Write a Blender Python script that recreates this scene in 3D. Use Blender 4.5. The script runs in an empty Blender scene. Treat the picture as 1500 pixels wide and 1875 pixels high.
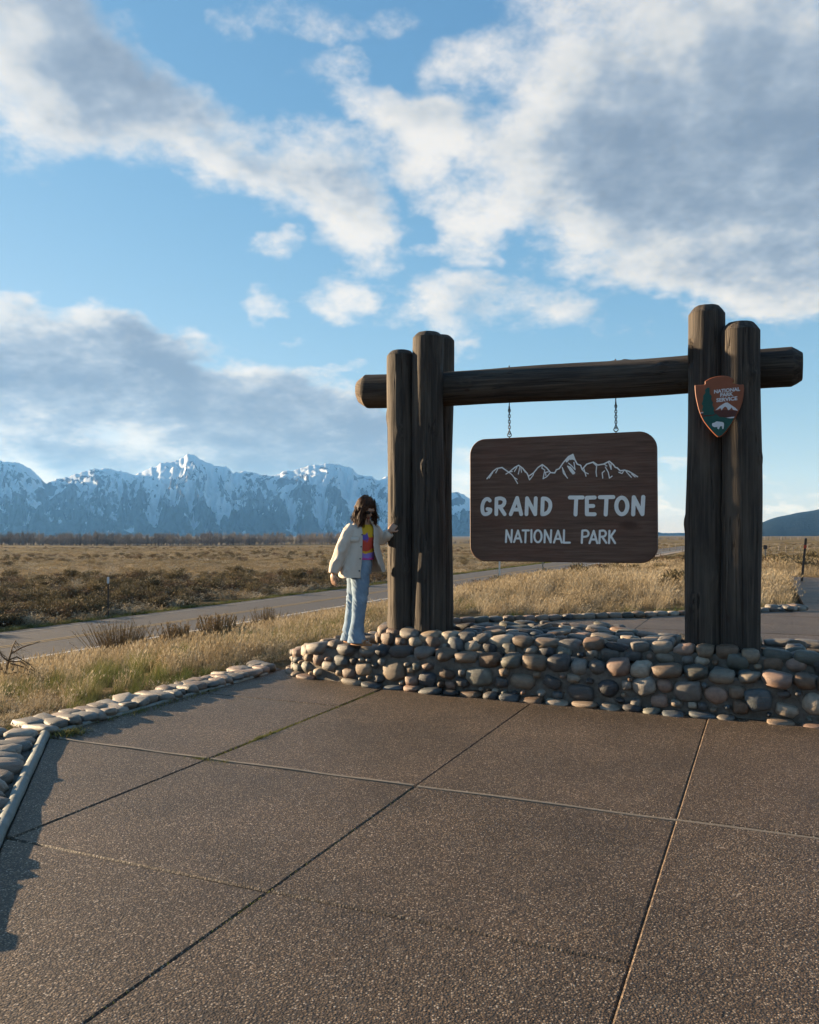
import bpy, bmesh, math, random
import numpy as np
from mathutils import Vector, Matrix, noise as mnoise
random.seed(7)
rng = np.random.default_rng(7)
SC = bpy.context.scene
COL = SC.collection
R = math.radians

# ------------------------------------------------------------------ camera
PITCH = math.atan(42.5 / 1500)
cam_d = bpy.data.cameras.new('camera')
cam_d.sensor_fit = 'HORIZONTAL'; cam_d.sensor_width = 36.0; cam_d.lens = 36.0
cam_d.clip_start = 0.05; cam_d.clip_end = 60000
cam = bpy.data.objects.new('camera', cam_d); COL.objects.link(cam)
cam.location = (0, 0, 1.5); cam.rotation_euler = (R(90) + PITCH, 0, 0)
SC.camera = cam

# ------------------------------------------------------------------ exposure
vs = SC.view_settings
SC.display_settings.display_device = 'sRGB'
vs.view_transform = 'Standard'; vs.look = 'None'; vs.gamma = 1; vs.use_curve_mapping = False
vs.exposure = 1.95
EXPO = 2 ** vs.exposure
SC.cycles.use_denoising = True
SC.cycles.max_bounces = 4; SC.cycles.diffuse_bounces = 2; SC.cycles.glossy_bounces = 2; SC.cycles.transmission_bounces = 2; SC.cycles.transparent_max_bounces = 6; SC.cycles.caustics_reflective = False; SC.cycles.caustics_refractive = False
SC.cycles.volume_bounces = 0
SC.cycles.use_adaptive_sampling = True; SC.cycles.adaptive_min_samples = 10; SC.cycles.adaptive_threshold = 0.012

# ------------------------------------------------------------------ sun
SUN_AZ = R(-64.8)          # clockwise from +Y; low sun to the left, a little behind the sign
SUN_EL = R(9.5)
sun_d = bpy.data.lights.new('sun', 'SUN'); sun_d.energy = 5.0; sun_d.angle = R(0.55)
sun_d.color = (1.0, 0.80, 0.57)
sun = bpy.data.objects.new('sun', sun_d); COL.objects.link(sun)
SUNV = Vector((math.sin(SUN_AZ) * math.cos(SUN_EL), math.cos(SUN_AZ) * math.cos(SUN_EL), math.sin(SUN_EL)))
sun.rotation_euler = SUNV.to_track_quat('Z', 'Y').to_euler()

# ------------------------------------------------------------------ node helpers
def nd(nt, typ, ins=None, **props):
    n = nt.nodes.new(typ)
    for k, v in props.items(): setattr(n, k, v)
    for k, v in (ins or {}).items():
        if isinstance(v, bpy.types.NodeSocket): nt.links.new(v, n.inputs[k])
        else: n.inputs[k].default_value = v
    return n
def mt(nt, op, a, b=None, c=None, clamp=False):
    n = nt.nodes.new('ShaderNodeMath'); n.operation = op; n.use_clamp = clamp
    for i, v in enumerate((a, b, c)):
        if v is None: continue
        if isinstance(v, bpy.types.NodeSocket): nt.links.new(v, n.inputs[i])
        else: n.inputs[i].default_value = v
    return n.outputs[0]
def vm(nt, op, a, b=None, scale=None):
    n = nt.nodes.new('ShaderNodeVectorMath'); n.operation = op
    for i, v in enumerate((a, b)):
        if v is None: continue
        if isinstance(v, bpy.types.NodeSocket): nt.links.new(v, n.inputs[i])
        else: n.inputs[i].default_value = v
    if scale is not None:
        if isinstance(scale, bpy.types.NodeSocket): nt.links.new(scale, n.inputs['Scale'])
        else: n.inputs['Scale'].default_value = scale
    return n.outputs['Value'] if op in ('LENGTH', 'DOT_PRODUCT', 'DISTANCE') else n.outputs[0]
def mr(nt, v, a, b, c=0.0, d=1.0, smooth=False):
    n = nd(nt, 'ShaderNodeMapRange', {'Value': v, 'From Min': a, 'From Max': b, 'To Min': c, 'To Max': d})
    n.interpolation_type = 'SMOOTHSTEP' if smooth else 'LINEAR'
    return n.outputs[0]
def mixc(nt, fac, a, b, mode='MIX'):
    n = nt.nodes.new('ShaderNodeMix'); n.data_type = 'RGBA'; n.blend_type = mode
    for sock, v in ((n.inputs[0], fac), (n.inputs[6], a), (n.inputs[7], b)):
        if isinstance(v, bpy.types.NodeSocket): nt.links.new(v, sock)
        else: sock.default_value = v if not isinstance(v, tuple) or len(v) == 4 else (*v, 1.0)
    return n.outputs[2]
def noi(nt, vec, scale, detail=4, rough=0.55, dist=0.0, col=False):
    n = nd(nt, 'ShaderNodeTexNoise', {'Vector': vec, 'Scale': scale, 'Detail': detail, 'Roughness': rough, 'Distortion': dist})
    return n.outputs['Color'] if col else n.outputs['Fac']
def ramp(nt, fac, stops, interp='LINEAR'):
    n = nt.nodes.new('ShaderNodeValToRGB'); n.color_ramp.interpolation = interp
    el = n.color_ramp.elements
    while len(el) < len(stops): el.new(0.5)
    for e, (p, c) in zip(el, stops): e.position = p; e.color = (*c, 1.0)
    nt.links.new(fac, n.inputs[0])
    return n.outputs[0]

# ------------------------------------------------------------------ world: sky and clouds
def aep(u, v):
    """direction (azimuth, elevation) of a spot in the sky"""
    x = (u - 750) / 1500; yc = (937.5 - v) / 1500
    d = Vector((x, math.cos(PITCH) - yc * math.sin(PITCH), math.sin(PITCH) + yc * math.cos(PITCH))).normalized()
    return math.atan2(d.x, d.y), math.asin(d.z)
# u, v, half width, half height, turn (deg, clockwise), weight
CLOUDS = [
    (60, 110, 260, 150, 12, .74), (230, 205, 240, 85, 14, .58), (440, 262, 230, 78, 20, .64), (610, 330, 140, 82, 36, .66), (60, 25, 230, 90, 0, .40), (150, 60, 120, 60, 10, .3),
    (665, 445, 88, 72, 0, .72), (520, 455, 52, 24, -8, .50), (490, 543, 40, 26, -28, .55), (603, 540, 82, 46, 0, .68),
    (870, 572, 205, 62, 2, .66), (1240, 120, 400, 240, 8, .88), (1250, 330, 330, 170, 12, .72), (845, 108, 95, 42, -8, .55), (1330, 470, 340, 80, 4, .75),
    (1450, 540, 130, 42, 6, .6), (1450, 300, 230, 260, 0, .7), (690, 200, 150, 46, 16, .62), (815, 255, 110, 55, 24, .58), (740, 300, 90, 50, 20, .45),
    (810, 345, 85, 62, 0, .62), (860, 445, 62, 46, -20, .6), (905, 392, 55, 30, 10, .48), (785, 470, 34, 20, 0, .42), (980, 320, 170, 90, 14, .62), (585, 118, 85, 28, -6, .52),
    (560, 20, 110, 40, 8, .55), (712, 42, 58, 28, -12, .48), (455, 40, 34, 30, 20, .42),
    (60, 640, 360, 88, 2, .96), (290, 640, 150, 58, 10, .78), (180, 780, 480, 130, 0, .90), (520, 790, 230, 110, 14, .92), (560, 850, 200, 60, 4, .5), (120, 850, 300, 60, 0, .4), (640, 815, 110, 60, 16, .7),
    (615, 693, 78, 20, -6, .5), (540, 630, 38, 13, 4, .40), (20, 548, 50, 14, 0, .35),
    (1222, 862, 50, 17, 4, .55), (1450, 908, 120, 12, 1, .6), (845, 880, 60, 70, 0, .55), (1230, 915, 90, 8, 1, .45), (700, 850, 60, 50, 0, .5), (1250, 940, 140, 26, 0, .35),
    (1430, 560, 60, 22, 8, .4),
]
wld = bpy.data.worlds.new('World'); SC.world = wld; wld.use_nodes = True
wt = wld.node_tree; wt.nodes.clear()

def cloud_group(coarse=False):
    g = bpy.data.node_groups.new('cloud_density', 'ShaderNodeTree')
    g.interface.new_socket('Direction', in_out='INPUT', socket_type='NodeSocketVector')
    g.interface.new_socket('Density', in_out='OUTPUT', socket_type='NodeSocketFloat')
    gi = g.nodes.new('NodeGroupInput'); go = g.nodes.new('NodeGroupOutput')
    d = vm(g, 'NORMALIZE', gi.outputs[0])
    sx = nd(g, 'ShaderNodeSeparateXYZ', {0: d})
    zc = mt(g, 'MAXIMUM', sx.outputs[2], 0.0)
    q = vm(g, 'SCALE', d, scale=mt(g, 'DIVIDE', 1.0, mt(g, 'ADD', zc, 0.42)))
    fine = noi(g, q, 6.5, 4 if coarse else 9, 0.66)
    big = noi(g, q, 1.5, 3, 0.5)
    wv = vm(g, 'SUBTRACT', noi(g, q, 4.0, 4, 0.6, col=True), (0.5, 0.5, 0.5))
    ae = nd(g, 'ShaderNodeCombineXYZ', {0: mt(g, 'ARCTAN2', sx.outputs[0], sx.outputs[1]), 1: mt(g, 'ARCSINE', sx.outputs[2]), 2: 1.0}).outputs[0]
    p = vm(g, 'MULTIPLY_ADD', wv, (0.17, 0.12, 0.0))
    nn = p.node; g.links.new(ae, nn.inputs[2])
    tot = None
    for (u, v, a, b, rot, w) in CLOUDS:
        if coarse and a * b < 6500: continue
        az, el = aep(u, v)
        cr, sr = math.cos(-R(rot)), math.sin(-R(rot)); ka, kb = 1500 / a, 1500 / b
        x = vm(g, 'DOT_PRODUCT', p, (cr * ka, sr * ka, -(cr * az + sr * el) * ka))
        y = vm(g, 'DOT_PRODUCT', p, (-sr * kb, cr * kb, (sr * az - cr * el) * kb))
        f = mr(g, mt(g, 'MULTIPLY_ADD', x, x, mt(g, 'MULTIPLY', y, y)), 1.7, 0.0, 0.0, w, True)
        tot = f if tot is None else mt(g, 'MAXIMUM', mt(g, 'MULTIPLY_ADD', f, 0.35, tot), mt(g, 'MULTIPLY_ADD', tot, 0.35, f))
        pn = vm(g, 'MULTIPLY_ADD', tot, (1e-7, 1e-7, 1e-7))     # keeps the evaluation in sequence (shader stack)
        g.links.new(p, pn.node.inputs[2]); p = pn
    # the rest of the dome, unseen: noise cloud thinned to lower the fill light
    azabs = mt(g, 'ABSOLUTE', mt(g, 'ARCTAN2', sx.outputs[0], sx.outputs[1]))
    out = mt(g, 'MAXIMUM', mr(g, azabs, 0.50, 0.75, 0, 1, True), mr(g, sx.outputs[2], 0.60, 0.75, 0, 1, True))
    rest = mt(g, 'MULTIPLY', out, mr(g, big, 0.50, 0.72, 0.0, 0.75, True))
    tot = mt(g, 'ADD', tot, rest)
    den = mt(g, 'ADD', tot, mt(g, 'MULTIPLY', mt(g, 'SUBTRACT', fine, 0.5), 2.0))
    g.links.new(mt(g, 'SUBTRACT', den, 0.32), go.inputs[0])
    return g
CG = cloud_group(); CGC = cloud_group(True)
tc = nd(wt, 'ShaderNodeTexCoord')
wdir = tc.outputs['Generated']
sky = nd(wt, 'ShaderNodeTexSky'); sky.sky_type = 'NISHITA'; sky.sun_disc = False
sky.sun_elevation = SUN_EL; sky.sun_rotation = SUN_AZ; sky.altitude = 2000; sky.air_density = 1.0; sky.dust_density = 0.6; sky.ozone_density = 2.0
SKY_STRENGTH = 0.065
def cloud_at(v, g=CG):
    n = wt.nodes.new('ShaderNodeGroup'); n.node_tree = g; wt.links.new(v, n.inputs[0]); return n.outputs[0]
den0 = cloud_at(wdir)
toward = SUNV.copy(); 
wd1 = vm(wt, 'MULTIPLY_ADD', den0, (1e-7, 1e-7, 1e-7)); wt.links.new(vm(wt, 'ADD', wdir, tuple(toward * 0.045)), wd1.node.inputs[2])
den1 = cloud_at(wd1, CGC)
alpha = mr(wt, den0, -0.08, 0.56, 0, 1, True)
lit = mt(wt, 'SUBTRACT', den0, den1)                      # thinner toward the sun: lit
lit = mt(wt, 'MULTIPLY_ADD', lit, 0.72, mr(wt, den0, 0.1, 1.05, 0.86, 0.06))
lit = mr(wt, lit, 0.0, 1.0, 0, 1, True)
K = 1.0 / (SKY_STRENGTH * EXPO)
ccol = ramp(wt, lit, [(0.0, (.23, .305, .41)), (0.30, (.38, .46, .56)), (0.62, (.66, .69, .71)), (1.0, (.88, .865, .84))])
ccol = vm(wt, 'SCALE', ccol, scale=K)
skyc = vm(wt, 'MULTIPLY', sky.outputs[0], (0.95 * 1.1, 1.10 * 1.55, 1.12 * 2.0))          # soft shoulder: the pale horizon is held back
skyc = vm(wt, 'DIVIDE', skyc, vm(wt, 'ADD', vm(wt, 'MULTIPLY', sky.outputs[0], (0.95 * .6 / K, 1.10 * 1.45 / K, 1.12 * 1.75 / K)), (1, 1, 1)))
final = mixc(wt, mt(wt, 'MULTIPLY', alpha, 0.96), skyc, ccol)
bg = nd(wt, 'ShaderNodeBackground', {'Color': final, 'Strength': SKY_STRENGTH})
wo = nd(wt, 'ShaderNodeOutputWorld'); wt.links.new(bg.outputs[0], wo.inputs[0])
wld.cycles.sampling_method = 'NONE'

# ------------------------------------------------------------------ geometry helpers
TH = R(23.5)                      # the plaza's grid is turned 23.5 degrees; s runs along the sign, t away behind it
CT, ST = math.cos(TH), math.sin(TH)
def W(s, t, z=0.0): return Vector((s * CT + t * ST, -s * ST + t * CT, z))
def to_st(x, y): return x * CT - y * ST, x * ST + y * CT
def ray(u, v):
    x = (u - 750) / 1500; yc = (937.5 - v) / 1500
    return Vector((x, math.cos(PITCH) - yc * math.sin(PITCH), math.sin(PITCH) + yc * math.cos(PITCH)))
def at_t(u, v, t):
    """point on the upright plane t (parallel to the sign face) -> (s, z)"""
    d = ray(u, v); k = t / (d.x * ST + d.y * CT)
    return d.x * k * CT - d.y * k * ST, 1.5 + d.z * k
def at_y(u, v, y):
    d = ray(u, v); k = y / d.y
    return Vector((d.x * k, y, 1.5 + d.z * k))
def at_z(u, v, z):
    d = ray(u, v); k = (z - 1.5) / d.z
    return Vector((d.x * k, d.y * k, z))
def sstep(a, b, x):
    k = np.clip((x - a) / (b - a), 0, 1); return k * k * (3 - 2 * k)

class MB:
    def __init__(s): s.v = []; s.f = []; s.mi = []
    def add(s, vs, fs, mi=0):
        o = len(s.v); s.v += [tuple(p) for p in vs]; s.f += [tuple(i + o for i in f) for f in fs]; s.mi += [mi] * len(fs)
    def prism(s, poly, z0, z1, bev=0.0):
        """upright prism over a convex/concave outline of (x, y); a bevelled top edge"""
        n = len(poly); area = sum(poly[i][0] * poly[(i + 1) % n][1] - poly[(i + 1) % n][0] * poly[i][1] for i in range(n))
        if area < 0: poly = poly[::-1]
        rings = [[(x, y, z0) for x, y in poly]]
        if bev > 0:
            rings.append([(x, y, z1 - bev) for x, y in poly])
            ins = []
            for i in range(n):
                a, b, c = Vector(poly[i - 1]), Vector(poly[i]), Vector(poly[(i + 1) % n])
                n1 = (b - a).normalized(); n2 = (c - b).normalized()
                m = Vector((-(n1.y + n2.y), n1.x + n2.x)); m = m.normalized() * bev / max(.4, math.cos(n1.angle_signed(n2) / 2) if n1.length and n2.length else 1)
                ins.append((b.x + m.x, b.y + m.y, z1))
            rings.append(ins)
        else: rings.append([(x, y, z1) for x, y in poly])
        vs = [p for r in rings for p in r]; fs = []
        for k in range(len(rings) - 1):
            for i in range(n):
                j = (i + 1) % n; fs.append((k * n + i, k * n + j, (k + 1) * n + j, (k + 1) * n + i))
        fs.append(tuple(range((len(rings) - 1) * n, len(rings) * n))); fs.append(tuple(range(n - 1, -1, -1)))
        s.add(vs, fs)
    def tube(s, pts, rads, seg=8, cap=True, mi=0):
        pts = [Vector(p) for p in pts]
        if not hasattr(rads, '__len__'): rads = [rads] * len(pts)
        t0 = (pts[1] - pts[0]).normalized(); n = t0.orthogonal().normalized(); vs = []; fs = []
        for i, p in enumerate(pts):
            t = (pts[min(i + 1, len(pts) - 1)] - pts[max(i - 1, 0)]).normalized()
            n = (n - t * n.dot(t)).normalized(); b = t.cross(n)
            r = rads[i]; ra, rb = (r if hasattr(r, '__len__') else (r, r))
            for k in range(seg):
                a = 2 * math.pi * k / seg
                vs.append(p + n * (math.cos(a) * ra) + b * (math.sin(a) * rb))
        for i in range(len(pts) - 1):
            for k in range(seg):
                j = (k + 1) % seg; fs.append((i * seg + k, i * seg + j, (i + 1) * seg + j, (i + 1) * seg + k))
        if cap: fs.append(tuple(range(seg - 1, -1, -1))); fs.append(tuple(range((len(pts) - 1) * seg, len(pts) * seg)))
        s.add(vs, fs, mi)
    def box(s, x0, x1, y0, y1, z0, z1, mi=0):
        vs = [(x, y, z) for z in (z0, z1) for y in (y0, y1) for x in (x0, x1)]
        s.add(vs, [(0, 2, 3, 1), (4, 5, 7, 6), (0, 1, 5, 4), (2, 6, 7, 3), (0, 4, 6, 2), (1, 3, 7, 5)], mi)
    def mesh(s, name, mats, smooth=False):
        me = bpy.data.meshes.new(name); me.from_pydata(s.v, [], s.f)
        for m in (mats if isinstance(mats, (list, tuple)) else [mats]): me.materials.append(m)
        if any(s.mi): me.polygons.foreach_set('material_index', s.mi)
        if smooth: me.polygons.foreach_set('use_smooth', [True] * len(me.polygons))
        me.update(); return me
    def build(s, name, mats, parent=None, smooth=False, loc=None, rz=None):
        return link(name, s.mesh(name, mats, smooth), parent, loc, rz)
def link(name, data, parent=None, loc=None, rz=None):
    o = bpy.data.objects.new(name, data); COL.objects.link(o)
    if parent is not None: o.parent = parent
    if loc is not None: o.location = loc
    if rz is not None: o.rotation_euler.z = rz
    return o
def thing(name, label, cat, loc=(0, 0, 0), rz=0.0, group=None):
    o = link(name, None, None, loc, rz); o.empty_display_size = 0.2
    return tag(o, label, cat, group)
def tag(o, label=None, cat=None, group=None, kind=None):
    if label: o['label'] = label
    if cat: o['category'] = cat
    if group: o['group'] = group
    if kind: o['kind'] = kind
    return o
def smooth_by_angle(me, ang=40):
    bm = bmesh.new(); bm.from_mesh(me)
    for f in bm.faces: f.smooth = True
    for e in bm.edges: e.smooth = not (len(e.link_faces) == 2 and e.calc_face_angle(0) > R(ang))
    bm.to_mesh(me); bm.free()

# ------------------------------------------------------------------ materials
MATS = {}
def new_mat(name):
    m = bpy.data.materials.new(name); m.use_nodes = True; nt = m.node_tree; nt.nodes.clear()
    b = nd(nt, 'ShaderNodeBsdfPrincipled'); o = nd(nt, 'ShaderNodeOutputMaterial'); nt.links.new(b.outputs[0], o.inputs[0])
    b.inputs['Roughness'].default_value = 0.8; b.inputs['Specular IOR Level'].default_value = 0.3
    MATS[name] = m; return m, nt, b
def setc(nt, b, c):
    if isinstance(c, bpy.types.NodeSocket): nt.links.new(c, b.inputs['Base Color'])
    else: b.inputs['Base Color'].default_value = (*c, 1)
def bump(nt, b, h, strength, dist):
    n = nd(nt, 'ShaderNodeBump', {'Height': h, 'Strength': strength, 'Distance': dist}); nt.links.new(n.outputs[0], b.inputs['Normal'])
def plain(name, c, rough=0.7, var=0.25, scale=12.0, spec=0.3, bmp=0.0):
    """a flat colour broken up by noise"""
    m, nt, b = new_mat(name); o = nd(nt, 'ShaderNodeTexCoord').outputs['Object']
    n = noi(nt, o, scale, 5)
    setc(nt, b, mixc(nt, n, tuple(x * (1 - var) for x in c), tuple(min(1, x * (1 + var)) for x in c)))
    b.inputs['Roughness'].default_value = rough; b.inputs['Specular IOR Level'].default_value = spec
    if bmp: bump(nt, b, noi(nt, o, scale * 4, 4), 0.6, bmp)
    return m
def pos(nt): return nd(nt, 'ShaderNodeNewGeometry').outputs['Position']
def objc(nt): return nd(nt, 'ShaderNodeTexCoord').outputs['Object']

def make_aggregate():
    m, nt, b = new_mat('exposed_aggregate'); o = pos(nt)
    vo = nd(nt, 'ShaderNodeTexVoronoi', {'Vector': vm(nt, 'MULTIPLY', o, (1, 1, .5)), 'Scale': 122.0, 'Randomness': 1.0})
    cell = nd(nt, 'ShaderNodeSeparateColor', {0: vo.outputs['Color']})
    peb = ramp(nt, cell.outputs[0], [(0, (.032, .021, .014)), (.28, (.088, .058, .038)), (.55, (.155, .107, .070)), (.78, (.23, .168, .115)), (.93, (.35, .275, .205)), (1, (.54, .47, .40))])
    mortar = (.060, .046, .035)
    c = mixc(nt, mr(nt, vo.outputs['Distance'], 0.36, 0.62), peb, mortar)
    st = noi(nt, o, .9, 7, .65); st2 = noi(nt, o, 7, 6, .65)
    c = mixc(nt, 1.0, c, mixc(nt, mr(nt, st, .3, .75), (.54, .51, .47, 1), (1.20, 1.10, .98, 1)), 'MULTIPLY')
    c = mixc(nt, mr(nt, st2, .54, .74, 0, .45), c, (.115, .092, .070, 1))
    ck = mr(nt, mt(nt, 'ABSOLUTE', mt(nt, 'SUBTRACT', noi(nt, o, .75, 5, .55), .5)), 0.0, .0022, 1, 0)      # a few hairline cracks
    c = mixc(nt, mt(nt, 'MULTIPLY', ck, mr(nt, noi(nt, o, .45, 2), .54, .60, 0, .8)), c, (.030, .022, .016, 1))
    sp = nd(nt, 'ShaderNodeTexVoronoi', {'Vector': o, 'Scale': 1.7})                                        # old spills
    c = mixc(nt, mr(nt, mt(nt, 'MULTIPLY_ADD', noi(nt, o, 8, 4), .12, sp.outputs['Distance']), .17, .10, 0, .30, True), c, (.045, .036, .028, 1))
    setc(nt, b, c); b.inputs['Roughness'].default_value = .62; b.inputs['Specular IOR Level'].default_value = .35
    bump(nt, b, mt(nt, 'SUBTRACT', mt(nt, 'MULTIPLY', cell.outputs[1], .35), vo.outputs['Distance']), 0.30, 0.006)
    return m
def make_stone():
    m, nt, b = new_mat('river_cobble'); oi = nd(nt, 'ShaderNodeObjectInfo'); o = objc(nt)
    seed = vm(nt, 'ADD', o, nd(nt, 'ShaderNodeCombineXYZ', {0: mt(nt, 'MULTIPLY', oi.outputs['Random'], 37.0), 1: mt(nt, 'MULTIPLY', oi.outputs['Random'], 91.0), 2: 0.0}).outputs[0])
    n1 = noi(nt, seed, 1.6, 6, .62); n2 = noi(nt, seed, 22, 3, .7); n3 = noi(nt, vm(nt, 'MULTIPLY', seed, (1, 1, 5)), 1.2, 3, .5)
    c = mixc(nt, 1.0, oi.outputs['Color'], mixc(nt, mr(nt, n1, .3, .72), (.66, .66, .68, 1), (1.22, 1.16, 1.10, 1)), 'MULTIPLY')
    c = mixc(nt, mr(nt, n3, .56, .72, 0, .4), c, (.20, .13, .085, 1))
    c = mixc(nt, mr(nt, n2, .60, .72, 0, .45), c, (.07, .065, .06, 1))
    c = mixc(nt, mr(nt, n2, .34, .26, 0, .35), c, (.42, .39, .36, 1))
    setc(nt, b, c); b.inputs['Roughness'].default_value = .58; b.inputs['Specular IOR Level'].default_value = .4
    bump(nt, b, noi(nt, seed, 9, 6, .65), 0.35, 0.04)
    return m
def make_mortar():
    m, nt, b = new_mat('mortar'); o = pos(nt); n = noi(nt, o, 14, 7, .65); n2 = noi(nt, o, 2.2, 4)
    c = ramp(nt, n, [(.25, (.075, .064, .054)), (.5, (.15, .13, .11)), (.8, (.24, .21, .18))])
    c = mixc(nt, mr(nt, n2, .45, .7, 0, .5), c, (.09, .078, .064, 1)); setc(nt, b, c)
    b.inputs['Roughness'].default_value = .95; bump(nt, b, noi(nt, o, 45, 5, .7), .9, .02); return m
def make_log():
    """weathered stained log, grain along local Z"""
    m, nt, b = new_mat('weathered_log'); o = objc(nt); oi = nd(nt, 'ShaderNodeObjectInfo').outputs['Random']
    so = vm(nt, 'ADD', o, nd(nt, 'ShaderNodeCombineXYZ', {0: mt(nt, 'MULTIPLY', oi, 17.0), 1: 0.0, 2: mt(nt, 'MULTIPLY', oi, 5.0)}).outputs[0])
    g = noi(nt, vm(nt, 'MULTIPLY', so, (1, 1, .035)), 34, 6, .62, .3)
    g2 = noi(nt, vm(nt, 'MULTIPLY', so, (1, 1, .05)), 90, 4, .6)
    w = noi(nt, vm(nt, 'MULTIPLY', so, (1, 1, .3)), 3.2, 5, .6)
    c = ramp(nt, g, [(.20, (.016, .013, .011)), (.45, (.038, .031, .026)), (.64, (.075, .060, .047)), (.85, (.19, .15, .115))])
    c = mixc(nt, mr(nt, w, .50, .68, 0, .55), c, (.105, .084, .064, 1))
    c = mixc(nt, mr(nt, g2, .62, .75, 0, .6), c, (.014, .011, .009, 1))
    crack = noi(nt, vm(nt, 'MULTIPLY', so, (1, 1, .018)), 15, 2, .5)
    ck = mr(nt, mt(nt, 'ABSOLUTE', mt(nt, 'SUBTRACT', crack, .5)), 0.0, 0.014, 1, 0)
    c = mixc(nt, mt(nt, 'MULTIPLY', ck, .85), c, (.012, .009, .007, 1))
    vo = nd(nt, 'ShaderNodeTexVoronoi', {'Vector': vm(nt, 'MULTIPLY', so, (1, 1, .55)), 'Scale': 3.6})
    kn = mr(nt, vo.outputs['Distance'], .10, .035, 0, 1, True)
    c = mixc(nt, mt(nt, 'MULTIPLY', kn, .75), c, (.035, .02, .013, 1))
    setc(nt, b, c); b.inputs['Roughness'].default_value = .82
    h = mt(nt, 'SUBTRACT', mt(nt, 'MULTIPLY_ADD', g2, .35, g), mt(nt, 'MULTIPLY', ck, 1.4))
    bump(nt, b, h, .7, .009); return m
def make_bare_wood():
    m, nt, b = new_mat('bare_wood'); o = objc(nt)
    g = noi(nt, vm(nt, 'MULTIPLY', o, (1, 1, .06)), 60, 6, .65, .5)
    setc(nt, b, ramp(nt, g, [(.25, (.060, .042, .028)), (.5, (.14, .10, .068)), (.8, (.24, .185, .13))])); bump(nt, b, g, .8, .012); return m
def make_board():
    m, nt, b = new_mat('sign_board_wood'); o = objc(nt)
    g = noi(nt, vm(nt, 'MULTIPLY', o, (.07, 1, 1)), 30, 7, .62, .4); g2 = noi(nt, vm(nt, 'MULTIPLY', o, (.03, 1, 1)), 90, 4, .6)
    w = noi(nt, vm(nt, 'MULTIPLY', o, (.45, 1, 1)), 3.0, 5, .6)
    c = ramp(nt, g, [(.2, (.066, .033, .022)), (.5, (.130, .070, .047)), (.8, (.20, .12, .085))])
    c = mixc(nt, mr(nt, w, .5, .75, 0, .55), c, (.18, .066, .040, 1)); c = mixc(nt, mr(nt, g2, .58, .72, 0, .6), c, (.034, .021, .016, 1))
    d = vm(nt, 'LENGTH', vm(nt, 'MULTIPLY', vm(nt, 'SUBTRACT', o, (.68, 0, -.27)), (1, 0, 1.9)))
    c = mixc(nt, mt(nt, 'MULTIPLY', mr(nt, mt(nt, 'MULTIPLY_ADD', noi(nt, o, 9, 4), .16, d), .21, .12, 0, 1, True), .75), c, (.055, .022, .012, 1))
    setc(nt, b, c); b.inputs['Roughness'].default_value = .6; bump(nt, b, mt(nt, 'ADD', g, g2), .35, .006); return m
def leafy(name, stops, rough=.8, trans=.25):
    """plant material: colour by a per-instance random value and height"""
    m, nt, b = new_mat(name); oi = nd(nt, 'ShaderNodeObjectInfo').outputs['Random']
    n = noi(nt, pos(nt), .35, 3); v = mt(nt, 'ADD', mt(nt, 'MULTIPLY', oi, .55), mt(nt, 'MULTIPLY', n, .5))
    c = ramp(nt, v, stops); setc(nt, b, c); b.inputs['Roughness'].default_value = rough; b.inputs['Specular IOR Level'].default_value = .15
    tr = nd(nt, 'ShaderNodeBsdfTranslucent', {'Color': c}); mx = nd(nt, 'ShaderNodeMixShader', {0: trans, 1: b.outputs[0], 2: tr.outputs[0]})
    out = [x for x in nt.nodes if x.type == 'OUTPUT_MATERIAL'][0]; nt.links.new(mx.outputs[0], out.inputs[0])
    return m
M_AGG = make_aggregate(); M_STONE = make_stone(); M_MORTAR = make_mortar(); M_LOG = make_log(); M_BARE = make_bare_wood(); M_BOARD = make_board()
M_STRIP = plain('weathered_strip_wood', (.19, .158, .122), .85, .35, 30, bmp=.003)
M_EDGE = plain('edging_timber', (.21, .22, .20), .75, .4, 14, bmp=.004)
M_LETTER = plain('letter_paint', (.86, .83, .78), .6, .14, 7)
M_IRON = plain('dark_iron', (.035, .032, .03), .55, .3, 40)
M_DRY = leafy('dry_grass', [(.1, (.15, .110, .062)), (.4, (.28, .22, .132)), (.7, (.42, .345, .23)), (.95, (.58, .50, .37))])
M_GREEN = leafy('green_grass', [(.1, (.045, .065, .016)), (.40, (.085, .110, .028)), (.65, (.15, .15, .050)), (.85, (.27, .225, .11)), (1, (.38, .31, .19))])
M_SAGE = leafy('sagebrush_foliage', [(.1, (.050, .044, .027)), (.45, (.092, .080, .048)), (.7, (.14, .112, .062)), (.95, (.235, .175, .095))], trans=.12)
M_TWIG = leafy('dry_twigs', [(.1, (.055, .036, .022)), (.5, (.115, .076, .046)), (.95, (.22, .145, .09))], trans=.05)
M_STEM = leafy('sage_stalks', [(.1, (.12, .09, .052)), (.5, (.21, .155, .09)), (.95, (.34, .26, .16))], trans=.15)
M_BARETREE = leafy('bare_cottonwood', [(.1, (.13, .108, .088)), (.5, (.21, .178, .148)), (.95, (.30, .26, .215))], trans=.0)
M_CONIFER = leafy('conifer', [(.1, (.014, .020, .012)), (.95, (.03, .04, .022))], trans=.0)

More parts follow.
